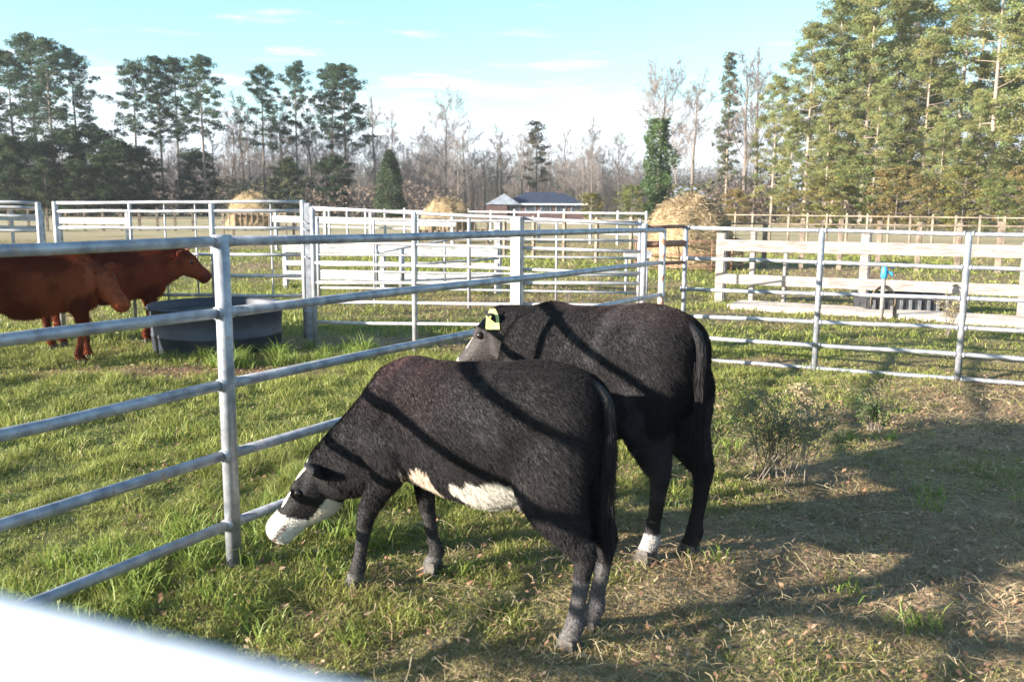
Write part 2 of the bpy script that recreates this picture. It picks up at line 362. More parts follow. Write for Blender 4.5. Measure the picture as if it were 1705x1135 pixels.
def straw_litter():
    V = []; I = []; C = []; b = 0
    for k in range(10500):
        if k < 8600:
            y = random.uniform(2.2, 8.8) ; x = random.uniform(-0.9 + 0.1 * y, 0.66 * y + 0.4)
        elif k < 9200:
            x = random.gauss(0.25, 0.35); y = random.gauss(2.75, 0.25)
        else:
            y = random.uniform(2.5, 12); x = random.uniform(-0.62 * y, 0.62 * y)
        L = random.uniform(0.03, 0.11) if random.random() < 0.86 else random.uniform(0.12, 0.36)
        a = random.uniform(0, 6.28); cv = random.uniform(-2.2, 2.2) ; n = 5; w = random.uniform(0.0006, 0.0012) * (1 + 0.06 * y)
        px, py = x, y; pts = []; z0 = random.uniform(0.008, 0.035)
        for i in range(n + 1):
            pts.append((px, py, z0 + 0.02 * math.sin(i / n * 3.14) * random.uniform(0.4, 1.6))); px += math.cos(a) * L / n; py += math.sin(a) * L / n; a += cv / n
        c = random.choice([(0.33, 0.26, 0.15), (0.42, 0.34, 0.21), (0.28, 0.21, 0.12), (0.22, 0.15, 0.09)])
        for i, p in enumerate(pts):
            s_ = (-math.sin(a) * w, math.cos(a) * w)
            V += [(p[0] - s_[0], p[1] - s_[1], p[2]), (p[0] + s_[0], p[1] + s_[1], p[2] + w)]; C += [c, c]
        for i in range(n): I += [b + 2 * i, b + 2 * i + 1, b + 2 * i + 3, b + 2 * i + 2]
        b += 2 * (n + 1)
    V = np.array(V); V[:, 2] += gheight(V[:, 0], V[:, 1])
    tag(np_mesh('straw', V, 4, I, np.array(C), MAT['straw']), 'loose straw stems scattered over the trampled pen floor', 'straw', kind='stuff')
    V = []; I = []; C = []; b = 0
    for k in range(12000):
        if k < 900: x = random.gauss(-3.0, 0.9); y = random.gauss(9.1, 0.28)
        elif k < 2200: y = random.uniform(7.0, 9.2); x = random.uniform(1.8, 6.0)
        elif k < 2900: x = random.gauss(-0.9, 1.2); y = random.gauss(10.7, 0.5)
        else: y = random.uniform(2.3, 8); x = random.uniform(-0.45 * y, 0.64 * y)
        s = random.uniform(0.004, 0.016) * (1 + 0.05 * y); a = random.uniform(0, 6.28); tz = random.uniform(-0.6, 0.6) * s; h = random.uniform(0.006, 0.03)
        ca, sa = math.cos(a) * s, math.sin(a) * s
        V += [(x - ca, y - sa, h - tz), (x + sa * 0.6, y - ca * 0.6, h + s * 0.3), (x + ca, y + sa, h + tz), (x - sa * 0.6, y + ca * 0.6, h)]
        c = random.choice([(0.30, 0.16, 0.09), (0.42, 0.25, 0.15), (0.22, 0.12, 0.08), (0.50, 0.34, 0.22), (0.16, 0.09, 0.06)])
        C += [c] * 4; I += [b, b + 1, b + 2, b + 3]; b += 4
    V = np.array(V); V[:, 2] += gheight(V[:, 0], V[:, 1])
    tag(np_mesh('fallen_leaves', V, 4, I, np.array(C), MAT['straw']), 'brown fallen leaves littering the ground', 'leaves', kind='stuff')
straw_litter()

def haze():
    m = bpy.data.materials.new('haze'); m.use_nodes = True; t = m.node_tree; t.nodes.clear()
    o = N(t, 'ShaderNodeOutputMaterial'); v = N(t, 'ShaderNodeVolumePrincipled'); v.inputs['Color'].default_value = (.86, .90, .96, 1); v.inputs['Density'].default_value = 0.00025
    t.links.new(v.outputs[0], o.inputs['Volume'])
    b = MB(); b.box(-460, 460, -30, 460, -1.2, 48); ob = b.build('haze', m); tag(ob, kind='stuff')
haze()
# ------------------------------------------------------------------ fences of steel pipe
def pipe_panel(name, label, group, P0, P1, rails, posts, r=0.021, mat='galv', cat='fence panel', clamps=True, n=12, pr=0.03, square=False, collars=False):
    """P0,P1 ground points; rails = [(z0, z1)] heights at both ends; posts = [(t, zbottom, ztop, radius)]"""
    P0 = Vector((P0.x, P0.y, 0)); P1 = Vector((P1.x, P1.y, 0)); d = P1 - P0
    root = thing(name, label, cat, P0, math.atan2(d.y, d.x), group); L = d.length
    for (z0, z1) in rails:
        k = 5; jt = .05 if mat == 'galv_front' else 1.0; pts = [(L * i / k, jt * random.uniform(-0.004, 0.004), z0 + (z1 - z0) * i / k + (jt * random.uniform(-0.006, 0.006) if 0 < i < k else 0)) for i in range(k + 1)]
        m = MB(); m.tube(pts, r, n); m.build('rail', MAT[mat], root, True)
    for (t, zb, zt, rr) in posts:
        m = MB()
        if square:
            m.beam((L * t, 0, zb), (L * t, 0, zt), rr * 2, rr * 2)
        else:
            m.tube([(L * t, 0, zb), (L * t, 0, zt - 0.006), (L * t, 0, zt)], [rr, rr, rr * 0.8], 16)
        m.build('post', MAT[mat], root, not square)
        if collars:
            for (z0, z1) in rails:
                z = z0 + (z1 - z0) * t; m = MB(); m.tube([(L * t - rr - .018, 0, z), (L * t - rr + .004, 0, z)], r + .005, 12); m.tube([(L * t + rr - .004, 0, z), (L * t + rr + .018, 0, z)], r + .005, 12); m.build('weld_collar', MAT[mat], root, True)
    return root
# near fence: five rails, one post at the left, running away to the corner
ZT = zat(378, 402, NEAR_A)
CORN = AY(1104, 383.5, 9.35); CORN.z = 0; cz = [zat(1104, 383.5 + 53.5 * k_, CORN) for k_ in range(5)]
ndir = (CORN - NEAR_A).normalized()
nrails = [zat(378, yy, NEAR_A) for yy in (402, 521, 640, 757, 872)]
print('near post', NEAR_A, 'top', ZT, 'corner', CORN, 'rails', nrails)
LEFT_END = NEAR_A - ndir * 4.2
npost = [(0, 0.0, ZT + 0.035, 0.036)]
a = pipe_panel('pipe_fence_panel', 'near galvanised pipe fence panel left of the upright post, five sloping rails', 'near pipe fence', LEFT_END, NEAR_A - ndir * 0.02, [(z, z) for z in nrails], [(0.0, -0.05, ZT, 0.03)], 0.0245)
NB = NEAR_A + ndir * 0.02
b = pipe_panel('pipe_fence_panel', 'near galvanised pipe fence panel behind the calves, running from thick post to corner', 'near pipe fence', NB, CORN, [(z, z2) for z, z2 in zip(nrails, cz)], [(0.0, -0.05, ZT + 0.03, 0.036)], 0.0245)
m = MB(); m.tube([((CORN - NB).length, 0, -0.02), ((CORN - NB).length, 0, cz[0])], 0.032, 12); m.build('end_post', MAT['rusty_post'], b, True)
for z in nrails:                                          # clamps where the rails meet the near post
    m = MB(); m.tube([(-0.05, 0, z), (0.05, 0, z)], 0.029, 14); m.build('clamp', MAT['galv'], b, True)

# fence in front of the photographer
FH = 1.53
FA = G(0, 940, FH); FB = G(640, 1090, FH); fd = (FB - FA); fd.z = 0; fd.normalize()
print('front fence', FA, FB)
off = Vector((fd.y, -fd.x, 0)) ; off = off if off.y < 0 else -off
fr = 0.031
F0 = FA - fd * 3.6 + off * fr; F1 = FA + fd * 2.2 + off * fr
pipe_panel('pipe_fence_panel', 'white pipe fence right in front of the viewer, its top rail blurred and sunlit', None, F0, F1,
           [(z, z) for z in (FH - fr, 1.22, 0.94, 0.66, 0.38)], [(0.0, -0.05, FH - 0.01, 0.036), (1.0, -0.05, FH - 0.01, 0.036)], fr, 'galv_front', n=32)

# right hand fence (six rails)
RB1 = G(1356, 614); RB2 = G(1594, 634); rdir = (RB2 - RB1).normalized()
def on_line(P, d, px):                                    # point of a ground line seen in column px
    lo, hi = -30.0, 30.0
    v = ray(px, 600)
    # solve P + d t parallel to v in xy (camera above origin)
    t = (P.y * v.x - P.x * v.y) / (d.x * v.y - d.y * v.x)
    return P + d * t
R0 = on_line(RB1, rdir, 1135); R3 = on_line(RB1, rdir, 1880)
def rails_px(Pa, xa, ysa, Pb, xb, ysb): return [(zat(xa, p, Pa), zat(xb, q, Pb)) for p, q in zip(ysa, ysb)]
rr_ = rails_px(R0, 1135, (379, 430, 481, 526, 560, 597), RB2, 1597, (389, 445, 497, 546, 590, 630))
LL = (R3 - R0).length; tt = (RB2 - R0).length / LL
rr_ = [(a_, a_ + (b_ - a_) / tt) for a_, b_ in rr_]
t1 = (RB1 - R0).length / LL
print('right fence', R0, R3, rr_)
ztop = [rr_[0][0] + (rr_[0][1] - rr_[0][0]) * t for t in (0, t1, tt, 1)]
pipe_panel('pipe_fence_panel', 'six rail galvanised pipe fence closing the right side of the pen', None, R0, R3, rr_,
           [(0, -0.02, ztop[0] + 0.01, 0.026), (t1, -0.02, ztop[1] + 0.01, 0.032), (tt, -0.02, ztop[2] + 0.01, 0.032), (1, -0.02, ztop[3], 0.032)], 0.0225, 'galv', collars=True)

# far side fence, from the post pair to the corner
M0 = G(526, 577); M1 = AX(1067, 9.7)
mr = rails_px(M0, 526, (346, 402, 437, 470, 503, 536), M1, 1067, (374, 419, 455, 472, 508, 545))
mr = [(a_, b_) for a_, b_ in mr]
mdir = (M1 - M0).normalized(); Lm = (M1 - M0).length
tm = [(on_line(M0, mdir, x) - M0).length / Lm for x in (692, 862)]
pm = pipe_panel('pipe_fence_panel', 'white six rail pipe fence along the far side of the pen, behind the calves', None, M0, M1, mr,
           [(0, -0.02, mr[0][0] + 0.01, 0.032), (tm[0], -0.02, mr[0][0] * (1 - tm[0]) + mr[0][1] * tm[0] + 0.01, 0.034), (1, -0.02, mr[0][1] + 0.01, 0.032)], 0.020, 'galv_far')
m = MB(); xx = Lm * tm[1]; m.beam((xx, -0.05, -0.05), (xx, -0.05, mr[0][0] * (1 - tm[1]) + mr[0][1] * tm[1] + 0.02), 0.13, 0.13, Vector((0, 1, 0))); m.build('thick_post', MAT['galv_far'], pm)
# left far gate and its neighbour
Q1 = AX(510, 11.5); Q0 = AX(106, 11.8)
qr = rails_px(Q0, 106, (338, 352, 379, 423, 457, 491), Q1, 510, (336, 351, 380, 424, 459, 492))
Lq = (Q1 - Q0).length; qd = (Q1 - Q0).normalized()
tq = [(on_line(Q0, qd, x) - Q0).length / Lq for x in (230, 363)]
gt = pipe_panel('pipe_gate', 'long white pipe gate behind the red cattle and the tank', None, Q0, Q1, qr,
           [(0, 0.05, qr[0][0] + 0.02, 0.036), (tq[0], 0.08, qr[0][0], 0.022), (tq[1], 0.08, qr[0][0], 0.034), (1, 0.0, qr[0][1] + 0.02, 0.034)], 0.022, 'galv_far', 'gate')
for x in (285, 335, 458):
    t = (on_line(Q0, qd, x) - Q0).length / Lq
    m = MB(); m.tube([(Lq * t, 0.02, 0.15), (Lq * t, 0.02, qr[0][0])], 0.012, 8); m.build('upright', MAT['galv_far'], gt, True)
S1 = AX(78, 12.2); S0 = AX(-150, 12.0)
sr = rails_px(S0, -150, (334, 343, 356, 381, 420, 460), S1, 78, (338, 346, 360, 384, 424, 462))
pipe_panel('pipe_fence_panel', 'white pipe fence end at the far left edge behind the cattle', None, S0, S1, sr, [(0, 0, sr[0][0], 0.03), (1, 0, sr[0][1] + 0.01, 0.036)], 0.022, 'galv_far')
# hinge post pair beside the gate, and rusty short rails at the corner
hp = AX(518, 11.25)
t = thing('hinge_post', 'square hinge post with chain between the white gate and far fence', 'post', hp)
m = MB(); m.beam((0, 0, -0.05), (0, 0, zat(518, 338, hp)), 0.075, 0.075); m.build('post', MAT['galv'], t)
for yy in (372, 384, 430, 520):
    m = MB(); z = zat(518, yy, hp); m.tube([(-0.06, -0.04, z + 0.03), (0, -0.06, z), (0.06, -0.04, z + 0.02)], 0.008, 6); m.build('chain', MAT['galv'], t, True)
c1 = M1 + (R0 - M1) * 0.06; c2 = R0 - (R0 - M1) * 0.05
t = thing('corner_gate', 'rusty short rails filling the gap at the fence corner', 'gate', c1, math.atan2(c2.y - c1.y, c2.x - c1.x)); Lc = (c2 - c1).length
for yy, rr in ((378, 0.02), (407, 0.035), (440, 0.02)):
    z = zat(1085, yy, c1); m = MB(); m.tube([(0, 0, z), (Lc, 0, z)], rr, 10); m.build('rail', MAT['rust'], t, True)
m = MB(); m.tube([(Lc * 0.5, 0.03, 0), (Lc * 0.5, 0.03, zat(1100, 380, c1))], 0.03, 10); m.build('post', MAT['rusty_post'], t, True)

# ------------------------------------------------------------------ plank fences further back
def plank_fence(name, label, P0, P1, planks, posts, mat, th=0.04, group=None, cat='board fence'):
    """planks = [(zc0, zc1, h)]; posts=[(t, ztop, w)]"""
    d = P1 - P0; root = thing(name, label, cat, P0, math.atan2(d.y, d.x), group); L = d.length
    for (z0, z1, h) in planks:
        m = MB(); m.beam((0, -0.07, z0), (L, -0.07, z1), th, h); m.build('plank', MAT[mat], root)
    for (t, zt, w) in posts:
        m = MB(); m.beam((L * t, 0.0, -0.05), (L * t, 0.0, zt), w, w); m.build('post', MAT[mat], root)
    return root
A = AX(1197, 16.4); B = AX(1790, 13.6); L = (B - A).length; dd = (B - A).normalized()
def tpx(P0, P1, px): return (on_line(P0, (P1 - P0).normalized(), px) - P0).length / (P1 - P0).length
plank_fence('board_fence', 'weathered pale board fence beyond the right pipe fence', A, B,
            [(zat(1197, 408, A), zat(1790, 421, B), 0.20), (zat(1197, 463, A), zat(1790, 487, B), 0.18)],
            [(0.003, zat(1200, 388, A), 0.17), (tpx(A, B, 1300), zat(1200, 415, A), 0.07), (tpx(A, B, 1246), zat(1200, 380, A), 0.09), (tpx(A, B, 1430), zat(1430, 382, A), 0.15), (tpx(A, B, 1696), zat(1696, 405, B), 0.17)], 'pale_wood')
# pale concrete feed pad strip on the ground in front of it
m = MB(); a0 = A + dd * 0.1 + Vector((0, -0.75, 0)); a1 = B + Vector((0, -0.75, 0)); m.beam((a0.x, a0.y, 0.03), (a1.x, a1.y, 0.03), 0.85, 0.10); o = m.build('concrete_strip', noise_mat('pale_dusty_concrete', (0.42, 0.34, 0.28), (0.60, 0.51, 0.43), 3, 0.95, 0, 0.3)); tag(o, 'low pale dusty slab at the foot of the right board fence', 'slab')
# white board pen in the middle
A = AX(476, 18.6); B = AX(830, 17.6)
plank_fence('board_fence', 'white wide board fence behind the far pipe fence', A, B,
            [(zat(476, 412, A), zat(830, 418, B), 0.17), (zat(476, 437, A), zat(830, 442, B), 0.10), (zat(476, 457, A), zat(830, 462, B), 0.18)],
            [(0.002, zat(480, 396, A), 0.10), (tpx(A, B, 640), zat(640, 392, A), 0.10), (0.998, zat(830, 368, B), 0.13)], 'white_wood')
A2 = AX(628, 16.6); B2 = AX(830, 17.2)
gt2 = pipe_panel('pipe_gate', 'slanting dark grey pipe gate in front of the white boards', None, A2, B2,
           [(zat(628, p, A2), zat(830, q, B2)) for p, q in ((421, 384), (445, 430), (470, 460))], [(0.0, 0.2, zat(628, 400, A2), 0.03), (0.2, 0.2, zat(628, 415, A2), 0.05), (0.55, 0.2, zat(700, 400, A2), 0.02)], 0.022, 'galv', 'gate')
E0 = AX(532, 15.2); E1 = AX(1062, 14.6)
pipe_panel('pipe_fence_panel', 'second white pipe fence seen through the far side fence', None, E0, E1, [(z, z) for z in (1.46, 1.16, .88, .60, .32)], [(0, 0, 1.5, .03), (.18, 0, 1.47, .02), (.48, 0, 1.5, .03), (.75, 0, 1.47, .02), (1, 0, 1.5, .03)], 0.02, 'galv_far')
A = AX(455, 34); B = AX(760, 32)
plank_fence('board_fence', 'distant white boards behind the middle of the pen', A, B, [(zat(455, 364, A), zat(760, 372, B), 0.24)], [(t, zat(500, 352, A), 0.12) for t in (0.02, 0.3, 0.55, 0.8, 0.98)], 'white_wood')
A = AX(100, 33); B = AX(222, 32)
plank_fence('board_fence', 'short distant white board run seen through the left gate', A, B, [(zat(100, 367, A), zat(222, 368, B), 0.22)], [(t, zat(100, 352, A), 0.14) for t in (0.02, 0.95)], 'white_wood')
A = AX(-60, 30); B = AX(78, 31)
plank_fence('board_fence', 'distant white rails at the far left edge', A, B, [(zat(0, 362, A), zat(78, 365, B), 0.14), (zat(0, 378, A), zat(78, 379, B), 0.12)], [(t, zat(0, 350, A), 0.10) for t in (0.1, 0.6, 0.98)], 'white_wood')
# long thin paddock fences across the field
def paddock(label, P0, P1, n, zs, mat, postw=0.12, railh=0.09):
    return plank_fence('paddock_fence', label, P0, P1, [(z, z, railh) for z in zs], [(i / n, zs[0] + 0.10 + random.uniform(-0.04, 0.06), postw) for i in range(n + 1)], mat, 0.04, None, 'paddock fence')
paddock('long thin white rail fence in front of the low house', AX(520, 52), AX(1075, 40), 15, (1.42, 0.95, 0.5), 'white_wood', 0.11, 0.08)
MAT['drab_wood'] = noise_mat('drab_fence_wood', (0.13, 0.10, 0.075), (0.30, 0.25, 0.18), 2, 0.9)
paddock('thin pale wooden fence below the tall right pines', AX(1195, 44), AX(1800, 34), 17, (1.36, 0.75), 'drab_wood', 0.09, 0.045)
paddock('low brown post fence crossing the field on the left', AX(-80, 55), AX(520, 60), 20, (1.3, 0.8), 'brown_wood', 0.15, 0.06)
paddock('brown post fence in the field beyond the right boards', AX(1210, 26), AX(1800, 24), 9, (1.25,), 'brown_wood', 0.13, 0.04)
paddock('brown wire fence posts beyond the far corner', AX(840, 30), AX(1110, 26), 5, (1.3,), 'brown_wood', 0.10, 0.035)

# ------------------------------------------------------------------ tank, tub, hydrant
def lathe(prof, n=48):
    m = MB(); v = []; f = []
    for (r_, z) in prof:
        for k in range(n): v.append((r_ * math.cos(2 * math.pi * k / n), r_ * math.sin(2 * math.pi * k / n), z))
    for i in range(len(prof) - 1):
        for k in range(n):
            k2 = (k + 1) % n; f.append((i * n + k, i * n + k2, (i + 1) * n + k2, (i + 1) * n + k))
    m.add(v, f); return m
TK = AX(364, 10.55)
t = thing('stock_tank', 'round slate blue water tank behind the near fence post', 'water tank', TK)
lathe([(0.70, 0.0), (0.72, 0.02), (0.735, 0.2), (0.74, 0.205), (0.74, 0.225), (0.735, 0.23), (0.745, 0.50), (0.77, 0.51), (0.78, 0.53), (0.77, 0.55), (0.745, 0.55), (0.73, 0.52), (0.72, 0.1), (0.0, 0.08)]).build('tub', MAT['tank'], t, True)
lathe([(0.0, 0.46), (0.728, 0.46)]).build('water', MAT['water'], t)
TB = AX(1500, 14.9)
t = thing('black_trough', 'low black ribbed trough beyond the right fence', 'trough', TB, R(-3))
m = MB(); Lx, Wy, H_ = 0.66, 0.35, 0.30
for (z0, z1, g) in ((0, 0.26, 0.0), (0.26, 0.31, 0.035)):
    for s_ in (-1, 1):
        m.box(-Lx - g, Lx + g, s_ * (Wy + g) - 0.02, s_ * (Wy + g) + 0.02, z0, z1); m.box(s_ * (Lx + g) - 0.02, s_ * (Lx + g) + 0.02, -Wy - g + 0.021, Wy + g - 0.021, z0, z1)
m.box(-Lx + 0.02, Lx - 0.02, -Wy + 0.02, Wy - 0.02, 0.0, 0.03); m.build('tub', MAT['black_plastic'], t)
for i in range(9):
    m = MB(); x = -Lx + 0.08 + i * (2 * Lx - 0.16) / 8; m.box(x - 0.02, x + 0.02, -Wy - 0.052, -Wy - 0.022, 0.02, 0.24); m.build('rib', noise_mat('grey_rib', (0.09, 0.09, 0.095), (0.18, 0.18, 0.19), 9) if i == 0 else bpy.data.materials['grey_rib'], t)
HD = G(1467, 533)
t = thing('water_hydrant', 'pale standpipe with bright blue handle head and looped hose', 'hydrant', HD)
m = MB(); m.tube([(0, 0, -0.03), (0, 0, 0.66)], 0.032, 14); m.build('standpipe', MAT['pale_wood'], t, True)
m = MB(); m.tube([(0, 0, 0.64), (0, 0, 0.67), (0, 0, 0.80), (0, 0, 0.86)], [0.035, 0.048, 0.045, 0.02], 14); m.tube([(0.03, 0, 0.74), (0.11, -0.01, 0.73), (0.125, -0.01, 0.68)], [0.022, 0.02, 0.02], 10); m.build('head', MAT['blue_paint'], t, True)
m = MB(); m.tube([(-0.10, 0, 0.87), (0.0, 0, 0.875), (0.14, 0, 0.80)], [0.012, 0.016, 0.012], 8); m.build('handle', MAT['blue_paint'], t, True)
m = MB()
for k in range(3):
    m.tube([((0.19 - 0.02 * k) * math.cos(a) + 0.03, 0.05 + 0.015 * k, 0.28 + (0.25 - 0.02 * k) * math.sin(a)) for a in np.linspace(-0.3, 3.4, 18)], 0.010, 8)
m.build('hose', MAT['hose'], t, True)
m = MB(); m.beam((0.25, 0.12, -0.02), (0.25, 0.12, 0.30), 0.05, 0.05); m.build('stake', MAT['brown_wood'], t)
PB = AX(1092, 11.3); 
t = thing('utility_box', 'small galvanised box on a pipe rail behind the fence corner', 'box', AX(1046, 17.5))
m = MB(); m.box(-0.1, 0.42, -0.1, 0.1, 0.72, 0.86); m.build('box', MAT['galv_far'], t)
for x in (-0.05, 0.35):
    m = MB(); m.tube([(x, 0, 0), (x, 0, 0.72)], 0.03, 10); m.build('leg', MAT['galv_far'], t, True)

# ------------------------------------------------------------------ hay
def hay_mound(name, label, loc, rx, ry, h, n=9000, seed=1, cyl=0.0, cat='hay'):
    rs = np.random.RandomState(seed)
    root = thing(name, label, cat, loc)
    nu, nv = 48, 16; V = []; Fc = []
    for j in range(nv + 1):
        ph = j / nv * math.pi / 2
        for i in range(nu):
            a = 2 * math.pi * i / nu; q = mnoise.noise(Vector((math.cos(a) * 1.6 + seed, math.sin(a) * 1.6, ph * 2.4)))
            rr = (math.cos(ph) ** (0.6 if cyl else 0.8)) * (1 + 0.22 * q); zz = (math.sin(ph) ** (0.55 if cyl else 0.9)) * h * (1 + 0.10 * q)
            V.append((rx * rr * math.cos(a), ry * rr * math.sin(a), zz))
    for j in range(nv):
        for i in range(nu): Fc += [j * nu + i, j * nu + (i + 1) % nu, (j + 1) * nu + (i + 1) % nu, (j + 1) * nu + i]
    V = np.array(V); col = np.array([0.34, 0.25, 0.145]) * (0.8 + 0.4 * rs.rand(len(V), 1))
    np_mesh('hay_heap', V, 4, Fc, col, MAT['hay'], root, True)
    idx = rs.randint(0, len(V), n); P = V[idx] + rs.randn(n, 3) * np.array([rx, ry, h]) * 0.035; P[:, 2] = np.abs(P[:, 2])
    d = rs.randn(n, 3); d[:, 2] = d[:, 2] * 0.5 - 0.25; d /= np.linalg.norm(d, axis=1)[:, None]
    Ln = (0.10 + 0.16 * rs.rand(n))[:, None]; w = rs.randn(n, 3); w = np.cross(d, w); w /= np.linalg.norm(w, axis=1)[:, None]; w *= 0.008
    VV = np.stack([P - w, P + w, P + d * Ln], 1).reshape(-1, 3); r = rs.rand(n, 1); c = np.array([0.37, 0.275, 0.165]) * (0.65 + 0.6 * r); 
    np_mesh('loose_hay', VV, 3, np.arange(3 * n), np.repeat(c, 3, 0), MAT['straw'], root)
    return root
HB = AX(1146, 25.5)
t = hay_mound('hay_bale', 'large golden round hay bale behind the fence corner', HB, 1.25, 1.1, zat(1146, 334, HB), 16000, 3, 0.0)
m = MB()
for z in (0.15, 0.45, 0.8): m.tube([(1.5 * math.cos(a), 1.5 * math.sin(a), z) for a in np.linspace(0, 2 * math.pi, 33)], 0.02, 8, False)
for k in range(14): a = 2 * math.pi * k / 14; m.tube([(1.5 * math.cos(a), 1.5 * math.sin(a), 0.0), (1.5 * math.cos(a), 1.5 * math.sin(a), 0.8)], 0.018, 8)
o = m.build('ring_feeder', MAT['rust'], None, True); o.location = HB; tag(o, 'rusty round ring feeder around the large hay bale', 'hay feeder')
def hay_rack(label, P, w, h_top, px, lab2, h0=1.15, seed=2):
    d_ = 1.6
    t = thing('hay_rack', label, 'hay feeder', P)
    m = MB()
    for z in (0.55, h0): 
        for s_ in (-1, 1): m.beam((-w / 2, s_ * d_ / 2, z), (w / 2, s_ * d_ / 2, z), 0.06, 0.12)
    m.beam((-w / 2, 0, 0.5), (w / 2, 0, 0.5), 1.5, 0.08); m.build('frame', MAT['brown_wood'], t)
    for i in range(int(w / 0.28) + 1):
        m = MB(); x = -w / 2 + i * 0.28; m.beam((x, -d_ / 2 - 0.045, 0.5), (x, -d_ / 2 - 0.045, h0 + 0.02), 0.05, 0.05, Vector((0, 1, 0))); m.build('slat', MAT['brown_wood'], t)
    for sx in (-1, 1):
        for sy in (-1, 1):
            m = MB(); m.beam((sx * (w / 2 + 0.06), sy * d_ / 2, -0.02), (sx * (w / 2 + 0.06), sy * d_ / 2, h0 + 0.1), 0.1, 0.1); m.build('leg', MAT['brown_wood'], t)
    hay_mound('hay_pile', lab2, P + Vector((-0.3, 0, 0.56)), w * 0.42, 0.66, h_top - 0.56, 5000, seed)
P = AX(432, 46); hay_rack('wooden hay rack beyond the long white gate', P, 3.0, zat(432, 323, P), 432, 'tan hay heaped in the rack beyond the long gate', 1.25, 5)
P = AX(755, 42); hay_rack('slatted hay rack beyond the white boards', P, 3.0, zat(745, 333, P), 750, 'golden hay heap in the rack left of the low house', 1.1, 8)

# ------------------------------------------------------------------ cattle
def catmull(P, k):
    P = np.array(P, float); n = len(P); out = []
    for i in range(n - 1):
        p0 = P[max(i - 1, 0)]; p1 = P[i]; p2 = P[i + 1]; p3 = P[min(i + 2, n - 1)]
        for j in range(k):
            t = j / k; out.append(0.5 * ((2 * p1) + (-p0 + p2) * t + (2 * p0 - 5 * p1 + 4 * p2 - p3) * t * t + (-p0 + 3 * p1 - 3 * p2 + p3) * t ** 3))
    out.append(P[-1]); return np.array(out)
def loft(mb, st, side=None, n=22, k=5, axis=None):
    """st rows: x,y,z, halfwidth, up, down. side: lateral vector for every ring"""
    S = catmull(st, k); b = len(mb.v); side0 = Vector(side or (0, 1, 0))
    for i in range(len(S)):
        c = Vector(S[i, :3]); d = Vector(S[min(i + 1, len(S) - 1), :3] - S[max(i - 1, 0), :3]).normalized()
        if axis: d = Vector(axis)
        sv = (side0 - d * side0.dot(d)).normalized(); up = d.cross(sv)
        if up.z < 0 and abs(d.z) < 0.8: up = -up
        if abs(d.z) >= 0.8 and up.x < 0: up = -up          # limbs: 'up' means forward
        w, hu, hd = [max(q, 0.003) for q in S[i, 3:6]]
        for q in range(n):
            a = 2 * math.pi * q / n; ca, sa = math.cos(a), math.sin(a)
            mb.v.append(tuple(c + sv * (ca * w) + up * (sa * (hu if sa > 0 else hd))))
    for i in range(len(S) - 1):
        for q in range(n):
            q2 = (q + 1) % n; mb.f.append((b + i * n + q, b + i * n + q2, b + (i + 1) * n + q2, b + (i + 1) * n + q))
    mb.f.append(tuple(b + q for q in reversed(range(n)))); mb.f.append(tuple(b + (len(S) - 1) * n + q for q in range(n)))
def remeshed(mb, voxel, smooth_it):
    me = bpy.data.meshes.new('tmp'); me.from_pydata(mb.v, [], mb.f); me.update()
    bm = bmesh.new(); bm.from_mesh(me); bmesh.ops.recalc_face_normals(bm, faces=bm.faces); bm.to_mesh(me); bm.free()
    o = bpy.data.objects.new('tmp', me); COL.objects.link(o)
    r = o.modifiers.new('r', 'REMESH'); r.mode = 'VOXEL'; r.voxel_size = voxel
    s = o.modifiers.new('s', 'SMOOTH'); s.factor = 0.5; s.iterations = smooth_it
    dg = bpy.context.evaluated_depsgraph_get(); dg.update(); res = bpy.data.meshes.new_from_object(o.evaluated_get(dg))
    bpy.data.objects.remove(o); return res
